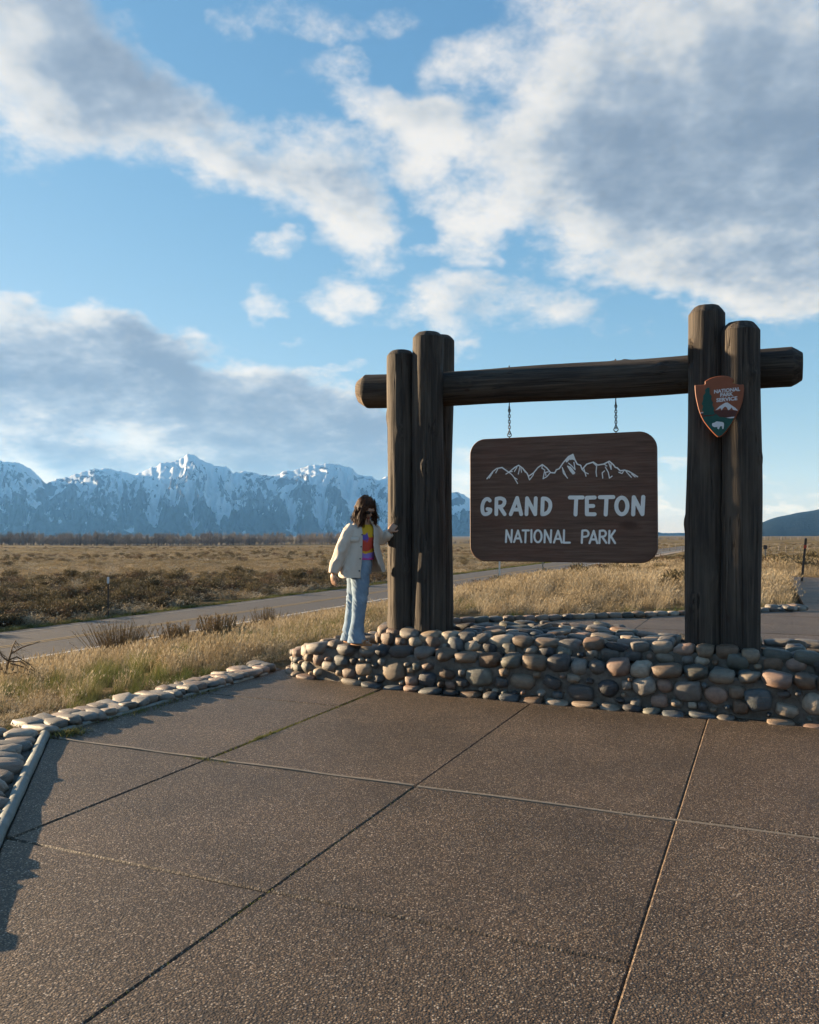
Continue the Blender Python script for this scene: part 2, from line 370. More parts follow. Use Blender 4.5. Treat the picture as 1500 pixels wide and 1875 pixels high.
# ------------------------------------------------------------------ terrain
ROAD_FAR, ROAD_NEAR, ROAD_Z = -24.9, -17.9, -2.0
EDGE_S = -4.97                                   # left edge of the paving
def diag_front(s): return 4.63 - 1.12 * (s + 4.98)     # front left edge of the plaza
def diag_back(s): return 13.3 + 0.88 * (s + 4.66)      # back left edge
def terr(x, y):
    x = np.asarray(x, float); y = np.asarray(y, float)
    s, t = to_st(x, y); r = np.hypot(x, y); az = np.arctan2(x, y)
    base = -2.0 - 7.3 * sstep(90, 950, r) * (1 - .8 * sstep(.02, .34, az))
    up = sstep(-17.6, -5.0, s) * (1 - sstep(34, 120, t))
    z = base + 1.97 * up
    amp = .10 * sstep(6, 30, r) * (1 - np.clip(1 - np.abs(s + 22.2) / 7.5, 0, 1) ** .3)
    z = z + amp * (np.sin(x * .31 + 1.3 * np.sin(y * .17)) * np.cos(y * .27 + x * .05)) + 1.4 * sstep(150, 800, r) * np.sin(x * .006 + 1.0) * np.sin(y * .009 + x * .004)
    d = np.minimum.reduce([s - EDGE_S, (t - diag_front(s)) * .66, (diag_back(s) - t) * .75, np.full_like(s, 99)])
    inside = sstep(.05, .45, d)
    path = (s > .6) & (s < 3.6) & (t > 5) & (t < 30)
    z = np.where(inside > 0, z * (1 - inside) - .15 * inside, z)
    z = np.where(path, -.15, z)
    return z
def ss1(a, b, x):
    k = min(1.0, max(0.0, (x - a) / (b - a))); return k * k * (3 - 2 * k)
def terr1(x, y):                                       # the same, for one point
    s, t = to_st(x, y); r = math.hypot(x, y); az = math.atan2(x, y)
    z = -2.0 - 7.3 * ss1(90, 950, r) * (1 - .8 * ss1(.02, .34, az)) + 1.97 * ss1(-17.6, -5.0, s) * (1 - ss1(34, 120, t))
    amp = .10 * ss1(6, 30, r) * (1 - min(1, max(0, 1 - abs(s + 22.2) / 7.5)) ** .3)
    z += amp * (math.sin(x * .31 + 1.3 * math.sin(y * .17)) * math.cos(y * .27 + x * .05)) + 1.4 * ss1(150, 800, r) * math.sin(x * .006 + 1.0) * math.sin(y * .009 + x * .004)
    i = ss1(.05, .45, min(s - EDGE_S, (t - diag_front(s)) * .66, (diag_back(s) - t) * .75))
    if i > 0: z = z * (1 - i) - .15 * i
    if .6 < s < 3.6 and 5 < t < 30: z = -.15
    return z
def make_ground():
    rad = [0.0] + list(0.6 * 1.042 ** np.arange(0, 245)); rad = [q for q in rad if q < 13500] + [13500.0]
    na = 540; ang = np.linspace(0, 2 * math.pi, na, endpoint=False)
    rr, aa = np.meshgrid(rad[1:], ang, indexing='ij'); x = (rr * np.sin(aa)).ravel(); y = (rr * np.cos(aa)).ravel()
    z = terr(x, y)
    v = np.vstack([[0, 0, -.15], np.stack([x, y, z], 1)]); n = len(rad) - 1
    i, j = np.meshgrid(np.arange(n - 1), np.arange(na), indexing='ij'); j2 = (j + 1) % na
    q = np.stack([1 + i * na + j, 1 + i * na + j2, 1 + (i + 1) * na + j2, 1 + (i + 1) * na + j], -1).reshape(-1, 4)
    f = [tuple(map(int, a[::-1])) for a in q] + [(0, 1 + k, 1 + (k + 1) % na)[::1] for k in range(na)]
    f = [tuple(a) for a in f]
    me = bpy.data.meshes.new('ground'); me.from_pydata(v.tolist(), [], f)
    bm = bmesh.new(); bm.from_mesh(me); bmesh.ops.recalc_face_normals(bm, faces=bm.faces)
    if sum(fc.normal.z for fc in bm.faces) < 0: bmesh.ops.reverse_faces(bm, faces=bm.faces)
    for fc in bm.faces: fc.smooth = True
    bm.to_mesh(me); bm.free()
    m, nt, b = new_mat('prairie_ground'); p = pos(nt)
    r = vm(nt, 'LENGTH', p)
    a = noi(nt, p, .9, 8, .68); bb = noi(nt, vm(nt, 'MULTIPLY', p, (1, 1, 0)), .045, 6, .62); g = noi(nt, p, .012, 5, .6)
    c = ramp(nt, a, [(.25, (.070, .048, .026)), (.5, (.16, .112, .060)), (.75, (.27, .195, .11))])
    c2 = ramp(nt, bb, [(.32, (.060, .046, .024)), (.46, (.13, .098, .046)), (.58, (.215, .155, .076)), (.72, (.30, .22, .115))])
    c = mixc(nt, mr(nt, r, 25, 120, .25, .8), c, c2)
    c = mixc(nt, mr(nt, g, .48, .68, 0, .55), c, (.105, .10, .040, 1))
    setc(nt, b, c); b.inputs['Roughness'].default_value = 1; b.inputs['Specular IOR Level'].default_value = .05
    bump(nt, b, noi(nt, p, 3.2, 7, .7), 1.0, .25)
    me.materials.append(m)
    return tag(link('ground', me), kind='structure')
GROUND = make_ground()

def road():
    m, nt, b = new_mat('asphalt'); p = pos(nt)
    s = vm(nt, 'DOT_PRODUCT', p, (CT, -ST, 0))
    f = noi(nt, p, 160, 3, .7); w = noi(nt, vm(nt, 'MULTIPLY', p, (1, 1, 1)), .5, 5, .6)
    tracks = mt(nt, 'ABSOLUTE', mt(nt, 'SINE', mt(nt, 'MULTIPLY', s, 1.75)))
    c = mixc(nt, f, (.060, .052, .046, 1), (.118, .104, .092, 1)); c = mixc(nt, mr(nt, w, .35, .7, 0, .6), c, (.075, .067, .062, 1))
    c = mixc(nt, mr(nt, tracks, .8, 1, 0, .25), c, (.06, .055, .05, 1)); setc(nt, b, c); b.inputs['Roughness'].default_value = .75; bump(nt, b, f, .5, .01)
    ts = list(np.concatenate([np.arange(-40, 60, 4), np.arange(60, 420, 12)]))
    def strip(name, s0, s1, dz, mat, parent=None, gaps=None):
        mb = MB(); n = 0; vs = []; fs = []
        for t in ts:
            for s_ in (s0, s1):
                q = W(s_, t); zz = float(terr1(W(-22.2, t).x, W(-22.2, t).y)); vs.append((q.x, q.y, zz + dz))
        for k in range(len(ts) - 1): fs.append((2 * k, 2 * k + 1, 2 * k + 3, 2 * k + 2))
        mb.add(vs, fs); return mb.build(name, mat, parent)
    r_ = tag(strip('road', ROAD_FAR, ROAD_NEAR, .06, m), kind='structure')
    ye = plain('yellow_road_paint', (.24, .16, .06), .7, .45, 9); wh = plain('white_road_paint', (.55, .53, .50), .7, .4, 9)
    strip('center_line', -21.75, -21.62, .066, ye, r_); strip('center_line', -21.48, -21.35, .066, ye, r_)
    strip('edge_line', -18.98, -18.83, .066, wh, r_); strip('edge_line', -24.35, -24.25, .066, plain('worn_white_paint', (.26, .24, .22), .8, .5, 5), r_)
    sh = plain('gravel_shoulder', (.25, .20, .155), .95, .35, 30, bmp=.01)
    for nm, a0, a1 in (('road_shoulder', ROAD_NEAR, ROAD_NEAR + 1.7), ):
        tag(strip(nm, a0, a1, .052, sh), kind='structure')
road()

# ------------------------------------------------------------------ mountains and hills
SIL = [(-900, 905), (-620, 880), (-400, 868), (-250, 850), (-120, 838), (-40, 840), (0, 842), (28, 848), (52, 856), (70, 872), (84, 888), (100, 880), (130, 868), (160, 860), (195, 858), (225, 864), (245, 868), (265, 862), (290, 850), (312, 844), (328, 839), (345, 833),
       (360, 838), (385, 849), (402, 855), (412, 853), (428, 866), (450, 862), (470, 868), (500, 872), (530, 862), (560, 855), (590, 850), (620, 852), (645, 858), (658, 870), (675, 872), (690, 880), (708, 874), (730, 880), (770, 890), (805, 896), (830, 902), (846, 904), (862, 914), (890, 926), (930, 944), (980, 958), (1040, 968), (1120, 975), (1250, 978)]
def fbm2(x, y, o=5, g=.5):
    out = np.zeros_like(x); a = 1.0
    for k in range(o):
        out += a * np.array([mnoise.noise((float(p), float(q), 3.7 * k)) for p, q in zip(x.ravel(), y.ravel())]).reshape(x.shape); x = x * 2.03; y = y * 2.03; a *= g
    return out
def mountains():
    D = 9000.0; na, nr = 820, 150
    us = np.linspace(-900, 1240, na); az = np.arctan((us - 750) / 1500)
    h = np.interp(us, [p[0] for p in SIL], [p[1] for p in SIL])
    h = h + np.array([3.4 * mnoise.noise((u * .045, .3, 0)) + 2.6 * mnoise.noise((u * .13, 1.3, 0)) - 2.6 * abs(mnoise.noise((u * .21, 5.3, 0))) + 1.5 * mnoise.noise((u * .47, 2.3, 0)) for u in us])
    el = (980 - h) / 1500 * np.cos(az)                     # tan of elevation angle
    q = np.linspace(0, 1.35, nr)                            # 0 = foot, 1 = crest, beyond = far side
    A, Q = np.meshgrid(az, q, indexing='ij'); H0 = np.repeat(el[:, None], nr, 1)
    dist = 6900 + 2600 * Q
    crest = H0 * (6900 + 2600) + 10.0
    prof = np.where(Q <= 1, .10 * Q + .90 * Q ** 1.55, 1 - (Q - 1) * 1.3)
    # ridges and gullies running down from the crest
    warp = fbm2(A * 9, Q * 2.2, 3)
    x1 = A * 46 + warp * 1.6 + (Q - .5) * 1.2
    rid = np.array([1 - abs(mnoise.noise((float(a), float(b), 1.0))) * 2 for a, b in zip(x1.ravel(), (Q * 1.1).ravel())]).reshape(A.shape)
    x2 = A * 130 + warp * 3.5
    rid2 = np.array([1 - abs(mnoise.noise((float(a), float(b), 5.0))) * 2 for a, b in zip(x2.ravel(), (Q * 3.2).ravel())]).reshape(A.shape)
    fb = fbm2(A * 190, Q * 26, 4, .6)
    body = np.clip(Q, 0, 1) * np.clip(.985 - Q, 0, 1) * 4
    Z = crest * prof + crest * body * (.25 * (rid - .5) + .13 * (rid2 - .5) + .075 * fb)
    Z = np.where(Q < .02, -30, Z - 8)
    dist = dist + body * 320 * (rid - .5)
    X = dist * np.sin(A) / np.cos(A * 0); Y = dist * np.cos(A)
    v = np.stack([X, Y, Z], -1).reshape(-1, 3)
    i, j = np.meshgrid(np.arange(na - 1), np.arange(nr - 1), indexing='ij'); k = i * nr + j
    f = np.stack([k, k + nr, k + nr + 1, k + 1], -1).reshape(-1, 4)
    me = bpy.data.meshes.new('mountain_range'); me.from_pydata(v.tolist(), [], f.tolist())
    me.polygons.foreach_set('use_smooth', [True] * len(me.polygons))
    at = me.attributes.new('gully', 'FLOAT', 'POINT'); at.data.foreach_set('value', (1 - (.55 * rid + .45 * rid2)).ravel().astype(np.float32))
    m, nt, b = new_mat('snowy_rock'); p = pos(nt); nz = nd(nt, 'ShaderNodeSeparateXYZ', {0: nd(nt, 'ShaderNodeNewGeometry').outputs['Normal']})
    z = nd(nt, 'ShaderNodeSeparateXYZ', {0: p}).outputs[2]
    n1 = noi(nt, vm(nt, 'MULTIPLY', p, (1, 1, .40)), .0034, 9, .70, .8); n2 = noi(nt, vm(nt, 'MULTIPLY', p, (1, 1, .25)), .020, 6, .72, .8); n3 = noi(nt, p, .0012, 3)
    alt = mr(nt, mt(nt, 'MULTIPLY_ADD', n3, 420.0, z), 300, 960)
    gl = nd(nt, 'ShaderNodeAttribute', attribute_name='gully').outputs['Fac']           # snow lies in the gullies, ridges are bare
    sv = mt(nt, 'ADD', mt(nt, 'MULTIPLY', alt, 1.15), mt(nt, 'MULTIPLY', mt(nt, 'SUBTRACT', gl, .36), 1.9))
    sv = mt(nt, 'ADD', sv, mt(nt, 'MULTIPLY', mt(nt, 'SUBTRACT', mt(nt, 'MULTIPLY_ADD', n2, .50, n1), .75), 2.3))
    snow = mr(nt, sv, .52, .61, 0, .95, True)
    rock = mixc(nt, n1, (.030, .029, .030, 1), (.10, .09, .085, 1))
    forest = mixc(nt, n2, (.012, .018, .013, 1), (.04, .045, .032, 1))
    rk = mixc(nt, mr(nt, mt(nt, 'MULTIPLY_ADD', n1, 260.0, z), 330, 520, 0, 1, True), forest, rock)
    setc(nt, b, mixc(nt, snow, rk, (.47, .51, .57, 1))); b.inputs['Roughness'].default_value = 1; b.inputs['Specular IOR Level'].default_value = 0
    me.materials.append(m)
    return tag(link('mountain_range', me), kind='structure')
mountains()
def hill(name, pts, D, depth, mat, seed):
    """a rounded forested hill: its skyline at distance D, sloping to its foot towards the viewer"""
    na, nr = 150, 30; us = np.linspace(pts[0][0], pts[-1][0], na); hh = np.interp(us, [p[0] for p in pts], [p[1] for p in pts])
    hh = hh + np.array([1.6 * mnoise.noise((u * .03, seed, 0)) + .5 * mnoise.noise((u * .3, seed, 2)) for u in us])
    vs = []; fs = []
    for i, u in enumerate(us):
        a = math.atan((u - 750) / 1500); e = max(.0002, (980 - hh[i]) / 1500 * math.cos(a))
        for j in range(nr):
            q = j / (nr - 1) * 1.3; d = D - depth * (1 - q); zz = e * D * (math.sin(min(q, 1) * math.pi / 2) ** 1.3 if q <= 1 else 1 - (q - 1)) * (1 + .10 * mnoise.noise((u * .012, q * 3, seed)) * math.sin(min(q, 1) * math.pi)) - (20 if j == 0 else 6)
            vs.append((d * math.sin(a), d * math.cos(a), zz))
    for i in range(na - 1):
        for j in range(nr - 1): k = i * nr + j; fs.append((k, k + nr, k + nr + 1, k + 1))
    mb = MB(); mb.add(vs, fs); return tag(mb.build(name, mat, smooth=True), kind='structure')
mf, nt_, b_ = new_mat('forest_hill'); p_ = pos(nt_)
setc(nt_, b_, ramp(nt_, noi(nt_, p_, .012, 7, .7), [(.35, (.006, .010, .008)), (.55, (.012, .016, .012)), (.75, (.024, .026, .018))])); b_.inputs['Roughness'].default_value = 1; b_.inputs['Specular IOR Level'].default_value = 0
bump(nt_, b_, noi(nt_, p_, .05, 5, .7), 1, 15)
hill('forested_hill', [(1290, 979), (1330, 972), (1365, 965), (1390, 957), (1412, 949), (1430, 944), (1460, 938), (1500, 932), (1560, 922), (1650, 905), (1800, 900), (2100, 930)], 6500, 2600, mf, 3.0)
hill('distant_hill', [(1080, 980), (1150, 976), (1200, 974), (1260, 975), (1330, 973), (1420, 974), (1560, 976)], 8600, 1200, mf, 8.0)

# ------------------------------------------------------------------ haze: even, pale air round the whole scene
def haze():
    mb = MB(); mb.box(-13800, 13800, -2500, 13600, -60, 1010)
    m = bpy.data.materials.new('haze_air'); m.use_nodes = True; nt = m.node_tree; nt.nodes.clear()
    v = nd(nt, 'ShaderNodeVolumePrincipled', {'Color': (.10, .28, .66, 1), 'Absorption Color': (1, 1, 1, 1), 'Density': 5.6e-5, 'Anisotropy': 0.2}); o = nd(nt, 'ShaderNodeOutputMaterial'); nt.links.new(v.outputs[0], o.inputs['Volume'])
    return tag(mb.build('haze', m), label='thin blue haze over the plain and the mountains', cat='haze', kind='stuff')
haze()

# ------------------------------------------------------------------ plaza paving: slabs with open joints
def clip(poly, fn):
    out = []
    for i in range(len(poly)):
        a, b = poly[i], poly[(i + 1) % len(poly)]; fa, fb = fn(*a), fn(*b)
        if fa >= 0: out.append(a)
        if (fa >= 0) != (fb >= 0): k = fa / (fa - fb); out.append((a[0] + (b[0] - a[0]) * k, a[1] + (b[1] - a[1]) * k))
    return out
PLAZA = thing('plaza_pavement', None, None, (0, 0, 0), -TH); tag(PLAZA, kind='structure')
M_BED = plain('joint_dirt', (.055, .045, .032), 1, .4, 20)
def paving():
    outline = [(EDGE_S, -6), (7, -6), (7, 24), (EDGE_S, 24)]
    outline = clip(clip(outline, lambda s, t: t - diag_front(s)), lambda s, t: diag_back(s) - t)
    mb = MB(); mb.add([(s, t, -.014) for s, t in outline], [tuple(range(len(outline)))]); mb.build('paving_bed', M_BED, PLAZA)
    ss = [EDGE_S, -3.45, -1.94, -.45, 1.05, 2.55, 4.05, 5.55, 7.0]
    rnd = random.Random(4)
    for i in range(len(ss) - 1):
        if i == 0: tt = [-3.1, -1.6, -.08, 1.45, 2.97, 4.55, 6.40, 7.95, 10.6, 12.1, 13.6]
        elif i == 1: tt = [-3.1, -1.6, -.08, 1.45, 2.97, 4.55, 7.95, 10.6, 12.1, 13.6, 15.2]
        elif i == 2: tt = [-3.1, -1.6, -.08, 1.45, 2.97, 4.55, 7.95, 10.6, 12.1, 13.6, 15.1, 16.6]
        else: tt = [-3.1, -1.6, -.08, 1.45, 4.55, 7.95, 10.6, 12.1, 13.6, 15.1, 16.6, 18.1, 19.6]
        for k in range(len(tt) - 1):
            g = .007; g1 = .016 if abs(tt[k + 1] - 4.55) < .01 else (.004 if (i == 2 and tt[k + 1] == 2.97) else g); g0 = .016 if abs(tt[k] - 4.55) < .01 else (.004 if (i == 2 and tt[k] == 2.97) else g)
            if i == 0 and tt[k] == 2.97: g0 = .016
            if i == 0 and tt[k + 1] == 2.97: g1 = .016
            gl = .002 if i == 3 else .012 if (i == 1 and tt[k] >= 4.5) else (.003 if i == 2 else .003); gr = .002 if i == 2 else .012 if (i == 0 and tt[k] >= 4.5) else (.003 if i == 1 else .003)
            poly = [(ss[i] + gl, tt[k] + g0), (ss[i + 1] - gr, tt[k] + g0), (ss[i + 1] - gr, tt[k + 1] - g1), (ss[i] + gl, tt[k + 1] - g1)]
            poly = clip(clip(poly, lambda s, t: t - diag_front(s) - .02), lambda s, t: diag_back(s) - t - .02)
            if len(poly) < 3: continue
            a = abs(sum(poly[q][0] * poly[(q + 1) % len(poly)][1] - poly[(q + 1) % len(poly)][0] * poly[q][1] for q in range(len(poly)))) / 2
            if a < .03: continue
            mb = MB(); mb.prism(poly, -.10, 0, .008)
            z = {0: .0, 1: -.002, 2: .003, 3: .012}.get(i, .012) + rnd.uniform(-.0012, .0012); tx, ty = rnd.uniform(-.002, .002), rnd.uniform(-.002, .002)
            cs, ct_ = sum(p[0] for p in poly) / len(poly), sum(p[1] for p in poly) / len(poly)
            mb.v = [(x, y, q + z + (x - cs) * tx + (y - ct_) * ty) for x, y, q in mb.v]
            mb.build('slab', M_AGG, PLAZA)
    # wooden strip set in the cross joint, in three lengths
    for a, b_ in ((EDGE_S + .18, -3.47), (-3.43, -1.95), (-1.93, .42)):
        mb = MB(); n = 14
        for q in range(n):
            pass
        pts = [(a + (b_ - a) * q / n, 4.55 + (.0015) * math.sin(q * 1.7 + a), -.006 + .002 * math.sin(q * .9 + a)) for q in range(n + 1)]
        vs = []; fs = []
        for p in pts: vs += [(p[0], p[1] - .013, -.05), (p[0], p[1] - .012, p[2] + .010), (p[0], p[1] + .012, p[2] + .011), (p[0], p[1] + .013, -.05)]
        for q in range(n):
            for e in range(3): k = q * 4 + e; fs.append((k, k + 4, k + 5, k + 1))
        fs += [(0, 1, 2, 3), tuple(n * 4 + e for e in (3, 2, 1, 0))]
        mb.add(vs, fs); mb.build('joint_strip', M_STRIP, PLAZA)
    # path running off behind, to the right
    pa = tag(thing('footpath', None, None, (0, 0, 0), -TH), kind='structure')
    for k in range(9):
        t0 = 17.0 + k * 1.8
        mb = MB(); mb.prism([(.75, t0 + .012), (3.3, t0 + .012), (3.3, t0 + 1.79), (.75, t0 + 1.79)], -.12, -.02, .006); mb.build('slab', M_AGG, pa)
paving()

# ------------------------------------------------------------------ river stones
def stone_meshes():
    out = []
    for k in range(12):
        bm = bmesh.new(); bmesh.ops.create_icosphere(bm, subdivisions=2 if k < 9 else 2, radius=1.0)
        rnd = random.Random(100 + k); off = Vector((rnd.uniform(0, 50), rnd.uniform(0, 50), 0)); bx = rnd.uniform(.0, .9)
        for v in bm.verts:
            d = v.co.normalized(); e = 2 / (2 + bx * 3)         # towards a rounded block
            q = Vector([math.copysign(abs(c) ** e, c) for c in d]); q = d.lerp(q, .8)
            q *= 1 + .22 * mnoise.noise(d * 1.0 + off) + .09 * mnoise.noise(d * 2.3 + off)
            v.co = q
        for f in bm.faces: f.smooth = True
        me = bpy.data.meshes.new('river_stone'); bm.to_mesh(me); bm.free(); me.materials.append(M_STONE); out.append(me)
    return out
STONES = stone_meshes()
PAL = [(.40, .305, .215), (.34, .235, .185), (.25, .235, .215), (.115, .112, .11), (.15, .175, .19), (.205, .135, .09), (.50, .43, .34), (.20, .205, .175), (.29, .22, .16), (.085, .09, .10), (.33, .30, .26), (.38, .26, .20)]
PALE = [(.40, .35, .285), (.33, .30, .255), (.37, .28, .22), (.28, .265, .235), (.44, .375, .30), (.31, .24, .185)]
SR = random.Random(21)
def add_stone(parent, p, dims, rot, pal=PAL, name='stone', dim=1.0):
    o = link(name, SR.choice(STONES), parent, p); o.rotation_euler = rot; o.scale = dims
    c = SR.choice(pal); k = SR.uniform(.36, .82) * dim; o.color = (c[0] * k, c[1] * k, c[2] * k, 1); return o
def pack(L, H, sizes, tries, rnd, gap=.006):
    """ellipses packed on an L x H panel, large ones first"""
    placed = []; grid = {}
    def circ(x, y, a, b, r):
        n = max(1, round(a / b)); c, s = math.cos(r), math.sin(r)
        return [(x + c * q, y + s * q, b) for q in ([0] if a < b * 1.2 else np.linspace(-(a - b), a - b, max(2, 2 * n - 1)))]
    for (a0, a1, asp0, asp1, n) in sizes:
        for _ in range(n):
            a = rnd.uniform(a0, a1); b = a * rnd.uniform(asp0, asp1); r = rnd.gauss(0, .16)
            x, y = rnd.uniform(0, L), rnd.uniform(b * .8, max(b * .8 + .001, H - b * .8)); cs = circ(x, y, a, b, r); ok = True
            for (cx, cy, cr) in cs:
                gx, gy = int(cx / .3), int(cy / .3)
                for ix in (gx - 1, gx, gx + 1):
                    for iy in (gy - 1, gy, gy + 1):
                        for (qx, qy, qr) in grid.get((ix, iy), ()):
                            if (cx - qx) ** 2 + (cy - qy) ** 2 < (cr + qr + gap) ** 2: ok = False; break
                        if not ok: break
                    if not ok: break
                if not ok: break
            if ok:
                placed.append((x, y, a, b, r))
                for c in cs: grid.setdefault((int(c[0] / .3), int(c[1] / .3)), []).append(c)
    return placed
class Path:
    def __init__(s, pts, n=400):
        p = [Vector(q) for q in pts]; out = []
        for i in range(len(p) - 1):                     # Catmull-Rom
            a, b, c, d = p[max(i - 1, 0)], p[i], p[i + 1], p[min(i + 2, len(p) - 1)]
            for k in range(20):
                t = k / 20; out.append(.5 * ((2 * b) + (c - a) * t + (2 * a - 5 * b + 4 * c - d) * t * t + (3 * b - a - 3 * c + d) * t ** 3))
        out.append(p[-1]); s.p = out; s.l = [0.0]
        for i in range(1, len(out)): s.l.append(s.l[-1] + (out[i] - out[i - 1]).length)
        s.L = s.l[-1]
    def at(s, d):
        i = max(0, min(len(s.p) - 2, int(np.searchsorted(s.l, d)) - 1)); k = (d - s.l[i]) / max(1e-6, s.l[i + 1] - s.l[i])
        q = s.p[i].lerp(s.p[i + 1], min(1, max(0, k))); t = (s.p[i + 1] - s.p[i]).normalized()
        return q, t, Vector((t.y, -t.x))               # point, direction, outward normal (to the right of travel)
LOW = Path([(-4.30, 9.05), (-4.75, 8.70), (-4.86, 8.20), (-4.80, 7.86), (-4.52, 7.60), (-4.10, 7.45), (-3.40, 7.36), (-2.0, 7.29), (.5, 7.20), (2.6, 7.12)])
UPP = Path([(-3.55, 8.85), (-3.80, 8.45), (-3.82, 8.02), (-3.68, 7.74), (-3.30, 7.62), (-2.0, 7.54), (.5, 7.45), (2.6, 7.37)])
ZL, ZU = .335, .485
def taper(s): return .50 + .50 * ss1(-4.92, -4.15, s)          # the wall sinks towards its left end
PLANTER = thing('cobblestone_planter', 'low two-step wall of mortared river cobbles around the sign posts', 'stone planter', (0, 0, 0), -TH)
def planter():
    lo = [tuple(LOW.at(d)[0]) for d in np.linspace(0, LOW.L, 60)]
    mb = MB(); mb.prism(lo + [(2.6, 9.0)], -.06, ZL, .02); mb.v = [(x, y, z * taper(x) if z > 0 else z) for x, y, z in mb.v]; mb.build('lower_mortar_core', M_MORTAR, PLANTER)
    # upper tier: front rim, middle block, back rim, with open pits round the posts
    front = [tuple(UPP.at(d)[0]) for d in np.linspace(1.0, UPP.L, 50)]
    inner = [(q[0] + .02, q[1] + .20) for q in front[::-1]]
    mb = MB(); mb.prism(front + inner, ZL - .03, ZU, .015); mb.build('front_rim_core', M_MORTAR, PLANTER)
    mb = MB(); mb.prism([(-2.72, 7.76), (-.92, 7.66), (-.92, 8.56), (-1.5, 9.15), (-2.4, 9.25), (-2.72, 8.9)], -.05, ZU - .002, .015); mb.build('middle_core', M_MORTAR, PLANTER)
    mb = MB(); mb.prism([(-3.74, 8.56), (-3.4, 8.62), (2.6, 8.50), (2.6, 8.80), (-3.5, 8.84)], ZL - .03, ZU - .05, .015); mb.build('back_rim_core', M_MORTAR, PLANTER)
    mb = MB(); mb.prism([(-3.79, 8.0), (-3.66, 7.86), (-3.66, 8.60), (-3.74, 8.5)], ZL - .03, ZU - .03, .01); mb.build('end_rim_core', M_MORTAR, PLANTER)
    mb = MB(); mb.prism([(.28, 7.66), (2.6, 7.58), (2.6, 8.5), (.28, 8.56)], ZL - .03, ZU - .09, .01); mb.build('right_bed_core', M_MORTAR, PLANTER)
    L = []                                             # (point, dims, rot)
    rnd = random.Random(5)
    def face(path, z0, z1, d0, d1, sizes, depth, out):
        for (x, y, a, b, r) in pack(d1 - d0, z1 - z0, sizes, 1, rnd):
            q, t, n = path.at(d0 + x); dz = z0 + y; dp = depth * rnd.uniform(.75, 1.15)
            p = q + n * (out * rnd.uniform(.2, 1.3) - dp * .35)
            M_ = Matrix(((t.x, n.x, 0), (t.y, n.y, 0), (0, 0, 1))) @ Matrix.Rotation(-r, 3, 'Y') @ Matrix.Rotation(rnd.gauss(0, .12), 3, 'X')
            L.append((Vector((p.x, p.y, dz)), (a, dp, b), M_.to_euler()))
    def row(path, d0, d1, inset, z, w0, w1, dep, hei, gap=.008, zj=.012, yaw=.12, skip=0.0):
        d = d0
        while d < d1:
            a = rnd.uniform(w0, w1); d += a
            if rnd.random() > skip:
                q, t, n = path.at(d); p = q - n * (inset + rnd.uniform(-.015, .015)); ya = rnd.gauss(0, yaw)
                M_ = Matrix(((t.x, n.x, 0), (t.y, n.y, 0), (0, 0, 1))) @ Matrix.Rotation(ya, 3, 'Z') @ Matrix.Rotation(rnd.gauss(0, .10), 3, 'Y') @ Matrix.Rotation(rnd.gauss(.05, .08), 3, 'X')
                h = hei * rnd.uniform(.8, 1.2); L.append((Vector((p.x, p.y, z + rnd.uniform(-zj, zj))), (a, dep * rnd.uniform(.85, 1.15), h), M_.to_euler()))
            d += a + gap
    def flat(poly, z, sizes, hei, zfun=None):
        xs = [p[0] for p in poly]; ys = [p[1] for p in poly]; x0, y0 = min(xs), min(ys)
        def inside(x, y):
            c = False; n = len(poly)
            for i in range(n):
                a, b = poly[i], poly[i - 1]
                if (a[1] > y) != (b[1] > y) and x < (b[0] - a[0]) * (y - a[1]) / (b[1] - a[1]) + a[0]: c = not c
            return c
        for (x, y, a, b, r) in pack(max(xs) - x0, max(ys) - y0, sizes, 1, rnd):
            if inside(x + x0, y + y0):
                L.append((Vector((x + x0, y + y0, z + rnd.uniform(-.01, .012))), (a, b, hei * rnd.uniform(.8, 1.25)), (rnd.gauss(0, .1), rnd.gauss(0, .1), r + rnd.gauss(0, .2))))
    d0 = .35; d1 = LOW.L - 1.3
    face(LOW, .045, ZL - .055, d0, d1, [(.085, .125, .55, .85, 330), (.060, .085, .65, .95, 1200), (.035, .055, .65, .9, 1300), (.020, .032, .6, .9, 1200)], .07, .014)
    row(LOW, d0, d1, -.045, .012, .055, .12, .075, .036, skip=.12, gap=.02)
    row(LOW, .3, d1, .050, ZL + .010, .070, .130, .095, .060, zj=.016)
    row(LOW, .9, d1, .195, ZL + .012, .05, .10, .06, .035, skip=.25, gap=.02)
    flat([(-4.68, 8.3), (-4.6, 7.85), (-4.3, 7.66), (-3.9, 7.58), (-3.72, 7.68), (-3.92, 8.0), (-3.9, 8.5), (-4.1, 8.8), (-4.6, 8.7)], ZL + .012, [(.09, .14, .5, .75, 300), (.05, .08, .6, .9, 500)], .05)
    u0 = .25; u1 = UPP.L - 1.5
    face(UPP, ZL + .045, ZU - .025, u0, u1, [(.06, .095, .6, .9, 500), (.03, .05, .6, .9, 700)], .06, .006)
    row(UPP, u0, u1, .06, ZU + .008, .065, .120, .090, .052, zj=.014)
    flat([(-2.66, 7.80), (-.98, 7.72), (-.98, 8.50), (-1.5, 9.1), (-2.4, 9.2), (-2.66, 8.9)], ZU + .008, [(.09, .14, .5, .75, 900), (.055, .08, .6, .9, 1500)], .036)
    bk = Path([(2.0, 8.62), (.6, 8.64), (-.2, 8.66), (-.9, 8.68)]); row(bk, 0, bk.L, -.02, ZU - .03, .08, .14, .09, .05); row(Path([(-2.7, 8.70), (-3.1, 8.71), (-3.5, 8.72)]), 0, .8, -.02, ZU - .03, .08, .14, .09, .05)
